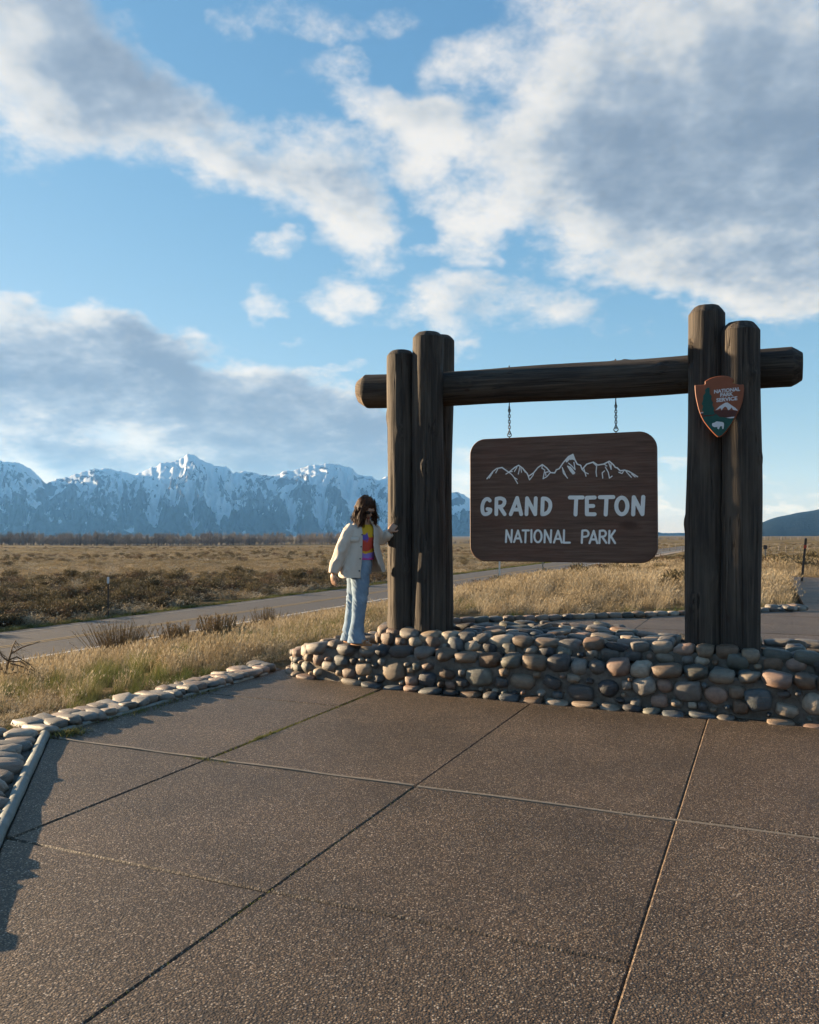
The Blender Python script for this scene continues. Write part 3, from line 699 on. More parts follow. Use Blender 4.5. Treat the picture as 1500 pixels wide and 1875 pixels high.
    row(Path([(-.90, 8.5), (-.90, 8.1), (-.90, 7.70)]), 0, .8, .04, ZU + .005, .07, .12, .08, .05); row(Path([(-2.74, 7.8), (-2.74, 8.2), (-2.74, 8.55)]), 0, .75, .04, ZU + .01, .07, .12, .08, .05)
    row(Path([(.30, 8.5), (.30, 8.1), (.30, 7.70)]), 0, .75, -.06, ZU - .02, .07, .13, .09, .06)
    flat([(.45, 7.7), (1.6, 7.62), (1.6, 8.45), (.45, 8.5)], ZU - .07, [(.09, .14, .5, .75, 200)], .04)
    L[:] = [(Vector((p.x, p.y, p.z * taper(p.x))), d, r) for p, d, r in L]
    # the 300 that show largest are parts of their own; the rest are joined
    def app(e): p = W(e[0].x, e[0].y, e[0].z); return e[1][0] * max(e[1][1] * .6, e[1][2]) / (p - Vector((0, 0, 1.5))).length_squared * (1 if abs(p.x / p.y) < .53 else .2)
    L.sort(key=app, reverse=True)
    for e in L[:300]: add_stone(PLANTER, e[0], e[1], e[2])
    rest = MB(); cols = []
    for e in L[300:]:
        me = SR.choice(STONES); rt = e[2].to_matrix() if not isinstance(e[2], tuple) else Matrix.Rotation(e[2][2], 3, 'Z'); X = Matrix.Translation(e[0]) @ rt.to_4x4() @ Matrix.Diagonal((*e[1], 1))
        rest.add([X @ v.co for v in me.vertices], [tuple(p.vertices) for p in me.polygons])
    if L[300:]:
        m, nt, b = new_mat('small_river_stones'); isl = nd(nt, 'ShaderNodeNewGeometry').outputs['Random Per Island']
        c = ramp(nt, isl, [(i / len(PAL), tuple(x * .62 for x in q)) for i, q in enumerate(PAL)], 'CONSTANT'); c = mixc(nt, 1.0, c, mixc(nt, noi(nt, objc(nt), 14, 6, .65), (.6, .6, .6, 1), (1.35, 1.3, 1.25, 1)), 'MULTIPLY'); setc(nt, b, c); b.inputs['Roughness'].default_value = .6
        bump(nt, b, noi(nt, objc(nt), 70, 5, .65), .35, .006); o = rest.build('small_stones', m, PLANTER, smooth=True); tag(o, kind='stuff')
    print('planter stones', len(L))
planter()

# ------------------------------------------------------------------ stone edging round the plaza
def edging():
    left = thing('stone_edging', 'edging of flat pale cobbles between the pavement and the green roadside grass', 'stone edging', (0, 0, 0), -TH)
    mb = MB(); mb.prism([(EDGE_S - .44, 4.75), (EDGE_S - .02, 4.66), (EDGE_S - .02, 7.9), (EDGE_S - .44, 8.1)], -.2, .0, .01); mb.build('mortar_bed', M_MORTAR, left)
    rnd = random.Random(9)
    for k, ds in enumerate((-.125, -.33)):
        t = 4.60 + k * .07
        while t < 7.75 + .15 * k:
            b = rnd.uniform(.055, .085); t += b
            add_stone(left, Vector((EDGE_S + ds + rnd.uniform(-.02, .02), t, .022 - .012 * k + rnd.uniform(-.008, .012))), (rnd.uniform(.13, .185), b * 1.15, rnd.uniform(.036, .050)), (rnd.gauss(0, .08), rnd.gauss(-.06, .08), rnd.gauss(-.45, .22)), PALE)
            t += b * .98
    mb = MB(); pts = []
    n = 20; vs = []; fs = []
    prof = [(-.022, -.06), (-.022, .008), (-.014, .018), (.014, .018), (.022, .008), (.022, -.06)]
    for q in range(n + 1):
        t = 4.66 + (7.55 - 4.66) * q / n
        vs += [(EDGE_S + x + .003 * math.sin(q * 1.3), t, z + .004 * math.sin(q * .8)) for x, z in prof]
    for q in range(n):
        for e in range(5): k = q * 6 + e; fs.append((k, k + 1, k + 7, k + 6))
    fs += [tuple(range(5, -1, -1)), tuple(n * 6 + e for e in range(6))]
    mb.add(vs, fs); mb.build('edging_board', M_EDGE, left)
    dg = thing('stone_edging', 'wide edging of upright-set cobbles along the slanting front pavement edge', 'stone edging', (0, 0, 0), -TH)
    tv = Vector((1, -1.12)).normalized(); nv = Vector((-1.12, -1)).normalized(); P0 = Vector((-4.98, 4.63))
    def P(a, b): q = P0 + tv * a + nv * b; return q
    mb = MB(); mb.prism([tuple(P(-.05, .05)), tuple(P(6, .05)), tuple(P(6, .9)), tuple(P(-.35, .9))], -.2, .0, .01); mb.build('mortar_bed', M_MORTAR, dg)
    for k, off in enumerate((.20, .47, .74)):
        a = -.15 * k
        while a < 3.4:
            b = rnd.uniform(.055, .085); a += b; q = P(a, off + rnd.uniform(-.03, .03))
            add_stone(dg, Vector((q.x, q.y, .008 + rnd.uniform(-.014, .014))), (rnd.uniform(.10, .17), b * rnd.uniform(.9, 1.2), rnd.uniform(.038, .058)), (rnd.gauss(0, .08), rnd.gauss(0, .08), rnd.gauss(.34, .22)), PALE)
            a += b * 1.15
    # a round timber along the edge, a little proud of the paving
    pts = []; n = 24
    for q in range(n + 1): c = P(-.02 + 3.6 * q / n, .026); pts.append((c.x, c.y, .004 + .003 * math.sin(q)))
    mb = MB(); mb.tube(pts, [.036 + .002 * math.sin(q * 2.1) for q in range(n + 1)], 12); me = mb.mesh('edging_timber', M_EDGE); smooth_by_angle(me, 50); link('edging_timber', me, dg)
    bk = thing('stone_edging', 'thin line of cobbles edging the pavement behind the sign', 'stone edging', (0, 0, 0), -TH)
    s = -4.9
    while s < .62:
        b = rnd.uniform(.09, .14)
        add_stone(bk, Vector((s, diag_back(s) + .10, .03 + rnd.uniform(-.01, .01))), (b, .09, .06), (rnd.gauss(0, .08), 0, .72 + rnd.gauss(0, .12)), PALE + PAL)
        if rnd.random() < .6: add_stone(bk, Vector((s, diag_back(s) + .30, .02)), (b, .09, .05), (0, 0, .72 + rnd.gauss(0, .3)), PALE)
        s += b * 1.5
    for k in range(7): add_stone(bk, Vector((.35 + rnd.uniform(-.25, .25), diag_back(.35) + .28 + rnd.uniform(-.2, .25), .06)), (.16, .11, .06), (0, .1, rnd.uniform(0, 3)), PALE)
edging()

# ------------------------------------------------------------------ log sign frame
T_FRONT, T_BEAM = 7.80, 8.08
def log_mesh(name, length, r0, r1, seed, top=.055, bot=0.0, sides=56, grooves=(), hollow=None):
    rnd = random.Random(seed); nz = max(12, int(length / .045)); zs = list(np.linspace(0, length - top, nz))
    rings = []
    if bot: rings += [(0.0, .72), (bot, 1.0)]; zs = [z for z in zs if z > bot + .02]
    rings += [(z, 1.0) for z in zs]
    if top: rings += [(length - top * .5, .86), (length - .004, .70), (length, .66)]
    vs = []; fs = []; knots = [(rnd.uniform(3.2, 6.0), rnd.uniform(.3, length - .3)) for _ in range(5)]
    for (z, k) in rings:
        for i in range(sides):
            a = 2 * math.pi * i / sides; r = r0 + (r1 - r0) * z / length
            q = 1 + .045 * mnoise.noise((math.cos(a) * .9, math.sin(a) * .9, z * .55 + seed)) + .018 * mnoise.noise((math.cos(a) * 4, math.sin(a) * 4, z * 1.1 + seed)) + .010 * mnoise.noise((math.cos(a) * 9, math.sin(a) * 9, z * 3 + seed * 2))
            kk = k if k == 1 else k + .05 * mnoise.noise((math.cos(a) * 2, math.sin(a) * 2, seed))
            r = r * q * kk
            for (ga, z0, z1, dep) in grooves:
                ga2 = ga + .05 * math.sin(z * 2.3 + ga)
                dd = (a - ga2 + math.pi) % (2 * math.pi) - math.pi
                if abs(dd) < 1.0 * math.pi / sides + .01 and z0 < z < z1: r -= dep * min(1, (z - z0) / .2, (z1 - z) / .2)
            if hollow:
                ha, hz, hw, hh, hd = hollow; dd = ((a - ha + math.pi) % (2 * math.pi) - math.pi) * r0
                e = (dd / hw) ** 2 + ((z - hz) / hh) ** 2
                if e < 1: r -= hd * (1 - e) ** .7
                elif e < 2.2: r += .010 * (1 - (e - 1) / 1.2)
            wx = .012 * math.sin(z * 1.1 + seed) + .006 * math.sin(z * 2.7 + seed * 2); wy = .010 * math.sin(z * .9 + seed * 3)
            for (ka, kz) in knots:
                dk = math.hypot(((a - ka + math.pi) % (2 * math.pi) - math.pi) * r0, (z - kz) * .8)
                if dk < .07: r += .014 * math.cos(dk / .07 * math.pi / 2) - (.016 if dk < .022 else 0)
            vs.append((r * math.cos(a) + wx, r * math.sin(a) + wy, z))
    n = len(rings)
    for k in range(n - 1):
        for i in range(sides): j = (i + 1) % sides; fs.append((k * sides + i, k * sides + j, (k + 1) * sides + j, (k + 1) * sides + i))
    fs.append(tuple(range(sides - 1, -1, -1))); fs.append(tuple(range((n - 1) * sides, n * sides)))
    mb = MB(); mb.add(vs, fs); me = mb.mesh(name, M_LOG); smooth_by_angle(me, 30); return me
FRAME = thing('log_sign_frame', 'tall frame of dark weathered logs carrying the hanging park sign', 'sign frame', W(-1.85, T_BEAM, .2), -TH)
def frame():
    b0 = (-1.85, T_BEAM)
    def post(s, t, ztop, r0, r1, seed, lean=(0, 0), **kw):
        me = log_mesh('log_post', ztop - .2, r0, r1, seed, **kw); o = link('log_post', me, FRAME, (s - b0[0], t - b0[1], 0)); o.rotation_euler = (lean[1], lean[0], 0); return o
    post(-3.50, 7.85, 3.44, .158, .150, 1, lean=(.003, 0), grooves=((4.3, .3, 2.2, .006),))
    post(-3.195, 7.835, 3.60, .176, .160, 2, lean=(.002, 0), grooves=((4.95, 1.0, 3.25, .012), (4.1, 0, 1.5, .008)))
    post(-3.31, 8.44, 3.71, .155, .150, 3, lean=(.004, 0))
    post(-.505, 7.80, 3.56, .172, .158, 4, lean=(.010, 0), grooves=((4.6, .3, 1.9, .005),), hollow=(3.75, 2.93, .045, .13, .055), top=.07)
    post(-.208, 7.765, 3.37, .172, .166, 5, lean=(.004, 0), grooves=((5.1, .4, 1.1, .006),), top=.075)
    me = log_mesh('cross_beam', 4.42, .186, .178, 6, top=.09, bot=.09, grooves=((math.pi * 1.08, .3, 4.0, .010), (math.pi * .93, 0.0, 1.2, .008)))
    me.materials.append(M_BARE)
    for p_ in me.polygons:
        if p_.center.z < .05: p_.material_index = 1
    o = link('cross_beam', me, FRAME, (-4.10 - b0[0], 0, 3.085 - .2)); o.rotation_euler = (0, R(90) + .021, 0)
frame()

# ------------------------------------------------------------------ hanging sign
S0, S1, Z0, Z1 = -2.815, -.941, 1.232, 2.494
SC_, ZC = (S0 + S1) / 2, (Z0 + Z1) / 2
SIGN = thing('hanging_park_sign', 'brown wooden board lettered GRAND TETON NATIONAL PARK hanging on two chains', 'sign', W(SC_, T_BEAM, ZC), -TH)
T_FACE = T_BEAM - .035
def rounded(w, h, r, n=10):
    out = []
    for cx, cy, a0 in ((w / 2 - r, h / 2 - r, 0), (-w / 2 + r, h / 2 - r, 90), (-w / 2 + r, -h / 2 + r, 180), (w / 2 - r, -h / 2 + r, 270)):
        for k in range(n + 1): a = R(a0 + 90 * k / n); out.append((cx + r * math.cos(a), cy + r * math.sin(a)))
    return out
def upright(mb):                                       # turn a lying prism (x, y, z) upright: x -> s, y -> z, z -> towards the viewer
    mb.v = [(x, -z, y) for x, y, z in mb.v]; return mb
def stroke(mb, pts, w, z0, z1):
    """a painted stroke: capsules with round ends, each a hair above the last"""
    for i in range(len(pts) - 1):
        a, b = Vector(pts[i]), Vector(pts[i + 1]); d = b - a
        if d.length < 1e-5: continue
        ang = math.atan2(d.y, d.x); out = []
        for c, st in ((b, -90), (a, 90)):
            for k in range(9): q = ang + R(st + 180 * k / 8); out.append((c.x + w / 2 * math.cos(q), c.y + w / 2 * math.sin(q)))
        mb.prism(out, z0, z1 + .00012 * (stroke.n % 9)); stroke.n += 1
stroke.n = 0
def zs(x, y):                                          # place on the sign face
    s, z = at_t(840 + x / 3.75, 780 + y / 3.75, T_FACE); return s - SC_, z - ZC
def arc(cx, cy, rx, ry, a0, a1, n=14): return [(cx + rx * math.cos(R(a0 + (a1 - a0) * k / n)), cy + ry * math.sin(R(a0 + (a1 - a0) * k / n))) for k in range(n + 1)]
def curve(pts, n=6):
    p = [Vector(q) for q in pts]; out = []
    for i in range(len(p) - 1):
        a, b, c, d = p[max(i - 1, 0)], p[i], p[i + 1], p[min(i + 2, len(p) - 1)]
        for k in range(n): t = k / n; out.append(tuple(.5 * ((2 * b) + (c - a) * t + (2 * a - 5 * b + 4 * c - d) * t * t + (3 * b - a - 3 * c + d) * t ** 3)))
    out.append(tuple(p[-1])); return out
BIG = [
    [curve([(214, 512), (203, 502), (188, 503), (172, 520), (163, 552), (165, 588), (178, 605), (200, 602), (216, 588), (219, 574)]), [(219, 574), (198, 570)]],
    [[(259, 606), (260, 500)], curve([(260, 500), (290, 497), (312, 508), (314, 530), (298, 550), (264, 556)]), [(284, 556), (316, 606)]],
    [[(358, 606), (402, 494)], [(402, 494), (430, 606)], [(376, 574), (420, 574)]],
    [[(466, 606), (470, 496)], [(470, 496), (526, 606)], [(526, 606), (530, 496)]],
    [[(574, 606), (578, 498)], curve([(578, 498), (604, 501), (626, 522), (629, 556), (616, 588), (592, 604), (574, 606)])],
    [[(764, 491), (852, 491)], [(808, 493), (803, 608)]],
    [[(934, 491), (881, 493)], [(881, 493), (881, 606)], [(881, 606), (934, 606)], [(884, 550), (924, 549)]],
    [[(970, 489), (1062, 488)], [(1016, 490), (1010, 608)]],
    [arc(1121, 549, 38, 57, 0, 360, 26)],
    [[(1199, 607), (1203, 489)], [(1203, 489), (1262, 605)], [(1262, 605), (1268, 487)]],
]
SMALL = [
    [[(325, 797), (329, 716)], [(329, 716), (362, 797)], [(362, 797), (366, 714)]],
    [[(381, 797), (408, 718)], [(408, 718), (431, 797)], [(391, 772), (424, 772)]],
    [[(440, 717), (482, 717)], [(461, 718), (458, 799)]], [[(500, 715), (500, 797)]],
    [arc(545, 757, 25, 41, 0, 360, 22)],
    [[(590, 799), (593, 716)], [(593, 716), (632, 799)], [(632, 799), (636, 716)]],
    [[(655, 800), (683, 719)], [(683, 719), (708, 800)], [(665, 775), (700, 775)]],
    [[(724, 716), (722, 801)], [(722, 801), (763, 801)]],
    [[(846, 803), (850, 719)], curve([(850, 719), (878, 718), (892, 734), (884, 756), (850, 762)])],
    [[(899, 804), (928, 720)], [(928, 720), (952, 804)], [(909, 779), (943, 779)]],
    [[(967, 804), (970, 720)], curve([(970, 720), (998, 719), (1011, 735), (1003, 756), (971, 761)]), [(986, 761), (1014, 802)]],
    [[(1033, 804), (1036, 720)], [(1073, 718), (1037, 768)], [(1046, 757), (1074, 804)]],
]
PEAKS = [
    [(195, 362), (235, 312), (262, 292), (298, 285), (345, 318), (385, 285), (412, 270), (440, 290), (470, 325), (480, 345), (515, 322), (545, 285), (575, 265), (605, 288), (632, 320), (660, 322), (672, 300), (690, 294), (720, 250), (755, 210), (785, 195), (800, 235), (815, 262), (838, 270), (848, 298), (880, 262), (925, 248), (955, 268), (995, 262), (1035, 242), (1062, 265), (1075, 283), (1090, 288), (1110, 308), (1140, 303), (1170, 312), (1200, 330), (1228, 348)],
    [(210, 358), (235, 318)], [(255, 322), (268, 298)], [(345, 318), (365, 333), (380, 352), (405, 395)], [(380, 352), (402, 366)], [(325, 330), (345, 318), (368, 312)], [(383, 312), (400, 285)], [(410, 330), (420, 285)], [(432, 318), (428, 292)], [(458, 318), (440, 292)],
    [(478, 345), (487, 370), (512, 338), (516, 322)], [(575, 268), (572, 290), (592, 302), (580, 362), (606, 348), (628, 322)], [(600, 340), (596, 318), (616, 315)], [(712, 285), (720, 325), (735, 342), (748, 358)], [(738, 345), (724, 312), (714, 290)],
    [(755, 255), (775, 272), (800, 300), (792, 250)], [(748, 275), (765, 305), (785, 330), (798, 322), (775, 290), (752, 276)], [(848, 298), (866, 318), (890, 328)], [(858, 285), (875, 345)], [(922, 250), (948, 275), (944, 315), (948, 346)],
    [(990, 358), (986, 322), (1002, 308)], [(1008, 282), (1028, 318), (1036, 358), (1054, 344)], [(1030, 250), (1048, 298), (1046, 262)], [(1000, 262), (1018, 275)], [(1100, 318), (1122, 326), (1132, 312)], [(1150, 312), (1186, 352)], [(1188, 330), (1212, 350)],
]
def sign():
    w, h = S1 - S0, Z1 - Z0
    mb = MB(); mb.prism(rounded(w, h, .165), -.035, .035, .006); upright(mb); board = mb.build('board', M_BOARD, SIGN)
    for letters, wd, nm in ((BIG, .0385, 'letter'), (SMALL, .0205, 'letter')):
        for L in letters:
            mb = MB()
            for st in L: stroke(mb, [zs(*p) for p in st], wd, .030, .0370)
            upright(mb).build(nm, M_LETTER, SIGN)
    mb = MB()
    for k, st in enumerate(PEAKS): stroke(mb, [zs(*p) for p in st], .0125 if k == 0 else .0095, .030, .0370)
    for st in ([(785, 203), (760, 222), (742, 242)], [(788, 212), (770, 226)], [(792, 226), (778, 222)]): stroke(mb, [zs(*p) for p in st], .022, .030, .0368)
    for st in ([(765, 285), (790, 325)],): stroke(mb, [zs(*p) for p in st], .022, .030, .0368)
    upright(mb).build('mountain_outline', M_LETTER, SIGN)
sign()
def ring(mb, c, rx, rz, wire, turn, seg=14):
    pts = []
    for k in range(seg + 1):
        a = 2 * math.pi * k / seg; x = rx * math.cos(a); pts.append((c[0] + x * math.cos(turn), c[1] + x * math.sin(turn), c[2] + rz * math.sin(a)))
    mb.tube(pts, wire, 6, cap=False)
def chain(s, label, zt):
    zb = Z1 + .004; o = thing('hanging_chain', label, 'chain', W(s, T_BEAM, zb), -TH, 'chains holding the sign')
    mb = MB(); ring(mb, (0, 0, .030), .021, .021, .0048, 0); mb.tube([(0, 0, -.03), (0, 0, .010)], .005, 8); mb.build('eye_bolt', M_IRON, o, smooth=True)
    top = zt - zb
    mb = MB(); ring(mb, (0, 0, top - .075), .019, .026, .0048, R(90)); mb.tube([(0, 0, top - .05), (0, 0, top + .02)], .005, 8); mb.build('hook_bolt', M_IRON, o, smooth=True)
    n = 9; z = .052; step = (top - .098 - z) / (n - 1)
    for k in range(n): mb = MB(); ring(mb, (0, 0, z + step * k), .0115, step * .70, .0042, R(90) * (k % 2) + .4); mb.build('link', M_IRON, o, smooth=True)
    mb = MB(); mb.tube([(0, 0, top + .33), (0, 0, top + .365)], .007, 8); mb.build('bolt_end', M_IRON, o)
chain(-2.397, 'left of the two dark chains holding up the brown park sign', 2.875)
chain(-1.324, 'right of the two dark chains holding up the brown park sign', 2.852)

# ------------------------------------------------------------------ arrowhead emblem on the right posts
T_EMB = 7.555
es0, ez0 = at_t(1200 + 586 / 5, 540 + 1000 / 5, T_EMB)
EMB = thing('arrowhead_emblem', 'arrowhead-shaped NATIONAL PARK SERVICE emblem with tree and white bison on the right posts', 'emblem', W(es0, T_EMB, ez0), -TH)
def ze(x, y): s, z = at_t(1200 + x / 5, 540 + y / 5, T_EMB); return s - es0, z - ez0
def emblem():
    c_brown = plain('emblem_brown', (.24, .075, .035), .55, .12, 15); c_green = plain('emblem_green', (.012, .075, .062), .55, .15, 15)
    c_dark = plain('emblem_dark_brown', (.085, .028, .022), .55, .12, 15); c_white = plain('emblem_white', (.62, .62, .64), .55, .08, 15)
    out = curve([(362, 828), (410, 824), (452, 820), (455, 800), (462, 786), (520, 757), (600, 741), (668, 745), (716, 772), (712, 790), (706, 804), (740, 816), (780, 822), (811, 822), (812, 880), (798, 970), (764, 1065), (716, 1155), (655, 1245), (612, 1290), (586, 1301), (560, 1292), (505, 1236), (440, 1152), (404, 1072), (380, 980), (366, 900), (362, 828)], 4)[:-1]
    def flat(name, poly, z, mat): mb = MB(); mb.prism([ze(*p) for p in poly], -.004, z); return upright(mb).build(name, mat, EMB)
    mb = MB(); mb.prism([ze(*p) for p in out], -.030, .006, .004); upright(mb).build('plate', c_brown, EMB)
    flat('ground_panel', [(412, 1088), (470, 1078), (545, 1062), (640, 1052), (752, 1062), (742, 1095), (728, 1122), (640, 1140), (540, 1150), (441, 1140)], .0080, c_dark)
    flat('lake_panel', [(432, 1128), (470, 1112), (530, 1108), (560, 1090), (590, 1118), (640, 1122), (722, 1132), (700, 1172), (652, 1240), (610, 1284), (586, 1293), (560, 1284), (508, 1230), (455, 1164)], .0095, c_green)
    tree = [(478, 850), (498, 852), (500, 900), (518, 930), (512, 955), (530, 985), (524, 1010), (540, 1040), (535, 1062), (548, 1090), (520, 1100), (440, 1100), (446, 1070), (428, 1060), (440, 1020), (426, 1000), (440, 960), (440, 925), (460, 900), (458, 870)]
    flat('tree', tree, .0110, c_green)
    flat('peak', [(552, 1056), (590, 1020), (640, 988), (664, 986), (700, 1012), (735, 1035), (760, 1062), (742, 1058), (712, 1052), (700, 1030), (684, 1050), (668, 1056), (655, 1030), (640, 1022), (620, 1040), (608, 1058), (598, 1036), (575, 1050)], .0100, c_white)
    flat('river', [(650, 1126), (700, 1118), (728, 1116), (720, 1128), (690, 1131)], .0108, c_white); flat('shore', [(412, 1080), (440, 1074), (440, 1082), (416, 1086)], .0122, c_white)
    bison = curve([(520, 1188), (526, 1175), (545, 1170), (560, 1160), (590, 1162), (622, 1168), (630, 1185), (626, 1225), (614, 1225), (612, 1205), (596, 1205), (584, 1228), (572, 1228), (568, 1210), (548, 1212), (534, 1208), (524, 1200), (520, 1188)], 3)[:-1]
    flat('bison', bison, .0110, c_white)
    for txt, cx, cy, sz in (('NATIONAL', 658, 890, 36), ('PARK', 655, 928, 36), ('SERVICE', 656, 972, 37)):
        cu = bpy.data.curves.new('lettering', 'FONT'); cu.body = txt; cu.align_x = 'CENTER'; cu.size = 1.0; cu.offset = .035; cu.extrude = .01; cu.resolution_u = 3
        tmp = bpy.data.objects.new('tmp', cu); COL.objects.link(tmp); bpy.context.view_layer.update()
        me = bpy.data.meshes.new_from_object(tmp.evaluated_get(bpy.context.evaluated_depsgraph_get())); bpy.data.objects.remove(tmp)
        a, b = ze(cx, cy), ze(cx, cy - sz); hgt = (b[1] - a[1]) * 1.0; wid = {'NATIONAL': 238, 'PARK': 118, 'SERVICE': 192}[txt]
        x0 = min(v.co.x for v in me.vertices); x1 = max(v.co.x for v in me.vertices); kx = (ze(cx + wid / 2, cy)[0] - ze(cx - wid / 2, cy)[0]) / (x1 - x0); tilt = -.045
        for v in me.vertices: x, y, z = v.co; v.co = (a[0] + (x - (x0 + x1) / 2) * kx, -.0075 - (z > 0) * .0018, a[1] + y * hgt * 1.25 - (x - (x0 + x1) / 2) * kx * tilt)
        me.name = 'lettering'; me.materials.clear(); me.materials.append(c_white); link('lettering', me, EMB)
emblem()

# ------------------------------------------------------------------ plants: prototypes (kept out of the scene) and scatter
def ground_hit(u, v):
    d = ray(u, v).normalized(); k = 2.0
    while k < 3000:
        p = Vector((0, 0, 1.5)) + d * k
        if p.z < terr1(p.x, p.y): break
        k += max(.05, k * .004)
    return Vector((p.x, p.y, terr1(p.x, p.y)))
def blade(mb, base, h, lean, az, w, bend=.5, seg=3, mi=0):
    vs = []; fs = []; dx, dy = math.cos(az), math.sin(az); px, py = -dy, dx
    for k in range(seg + 1):
        q = k / seg; off = lean * (q * (1 - bend) + bend * q * q); ww = w * (1 - q) ** .7 if k < seg else w * .08
        z = h * (q - .12 * lean * q * q)
        for s_ in (-1, 1): vs.append((base[0] + dx * off + px * ww * s_, base[1] + dy * off + py * ww * s_, base[2] + z))
    for k in range(seg): fs.append((2 * k, 2 * k + 1, 2 * k + 3, 2 * k + 2))
    mb.add(vs, fs, mi)
def proto_grass(seed, n, rad, w, spread, heads, mat):
    rnd = random.Random(seed); mb = MB()
    for _ in range(n):
        a = rnd.uniform(0, 6.28); r = rad * math.sqrt(rnd.random()); h = rnd.uniform(.45, 1.0)
        ld = rnd.uniform(.05, spread) * h
        la = rnd.gauss(.3, 1.3)
        blade(mb, (r * math.cos(a), r * math.sin(a), 0), h, ld, la, w * rnd.uniform(.7, 1.3), rnd.uniform(.2, .8))
        if rnd.random() < heads:
            c = (r * math.cos(a) + math.cos(la) * ld * .97, r * math.sin(a) + math.sin(la) * ld * .97, h * (.86 - .1 * ld))
            blade(mb, c, h * .17, .05, la, w * 2.2, .5, 2); blade(mb, c, h * .15, .05, la + 1.57, w * 2.2, .5, 2)
    return mb.mesh('grass_tuft', mat)
def proto_sage(seed, n, mat_leaf, mat_stem, upright_=False):
    rnd = random.Random(seed); mb = MB()
    for k in range(14):
        a = rnd.uniform(0, 6.28); e = rnd.uniform(.2, .55); tip = Vector((math.cos(a) * e, math.sin(a) * e, rnd.uniform(.4, .8)))
        mid = tip * .5 + Vector((rnd.gauss(0, .05), rnd.gauss(0, .05), -.05)); mb.tube([(0, 0, 0), mid, tip], [.018, .012, .004], 3, cap=False, mi=1)
    lob = [(rnd.uniform(-.32, .32), rnd.uniform(-.32, .32), rnd.uniform(.26, .62), rnd.uniform(.16, .30)) for _ in range(9)]
    for _ in range(n):
        L = rnd.choice(lob); d = Vector((rnd.gauss(0, 1), rnd.gauss(0, 1), rnd.gauss(.25, 1))).normalized(); q = L[3] * rnd.random() ** .35
        p = Vector((L[0], L[1], L[2])) + d * q; p.z = max(.03, p.z)
        ax = (d * .7 + Vector((rnd.gauss(0, .4), rnd.gauss(0, .4), .8))).normalized(); sd = ax.cross(Vector((rnd.gauss(0, 1), rnd.gauss(0, 1), rnd.gauss(0, 1)))).normalized()
        l, w = rnd.uniform(.05, .12), rnd.uniform(.008, .02)
        mb.add([p - sd * w, p + sd * w, p + ax * l + sd * w * .5, p + ax * l - sd * w * .5], [(0, 1, 2, 3)])
    return mb.mesh('sage_bush', [mat_leaf, mat_stem])
def proto_bare(seed):
    rnd = random.Random(seed); mb = MB(); mb.tube([(0, 0, 0), (.02, 0, .3), (.0, .03, .6), (.03, 0, .95)], [.022, .016, .010, .003], 4, cap=False)
    for k in range(26):
        z = rnd.uniform(.15, .8); a = rnd.uniform(0, 6.28); l = rnd.uniform(.15, .38) * (1.15 - z); tip = Vector((math.cos(a) * l, math.sin(a) * l, z + rnd.uniform(.12, .30)))
        b = Vector((0, 0, z)); mb.tube([b, b.lerp(tip, .5) + Vector((0, 0, -.01)), tip], [.008, .006, .003], 3, cap=False)
        for j in range(7):
            s_ = b.lerp(tip, rnd.uniform(.3, 1)); e = s_ + Vector((rnd.gauss(0, .07), rnd.gauss(0, .07), rnd.uniform(.03, .13))); w = Vector((rnd.gauss(0, 1), rnd.gauss(0, 1), 0)).normalized() * .006
            mb.add([s_ - w, s_ + w, e], [(0, 1, 2)])
    return mb.mesh('bare_tree', M_BARETREE)
def proto_conifer(seed):
    rnd = random.Random(seed); mb = MB(); mb.tube([(0, 0, 0), (0, 0, 1)], [.02, .004], 4, cap=False)
    for k in range(150):
        z = rnd.uniform(.08, .97); a = rnd.uniform(0, 6.28); l = .19 * (1.03 - z) * rnd.uniform(.6, 1.1); d = Vector((math.cos(a), math.sin(a), -.25)); p = Vector((-d.y, d.x, 0)) * .03 * (1.1 - z); b = Vector((0, 0, z))
        mb.add([b - p, b + p, b + d * l + p * .4, b + d * l - p * .4], [(0, 1, 2, 3)])
    return mb.mesh('conifer', M_CONIFER)
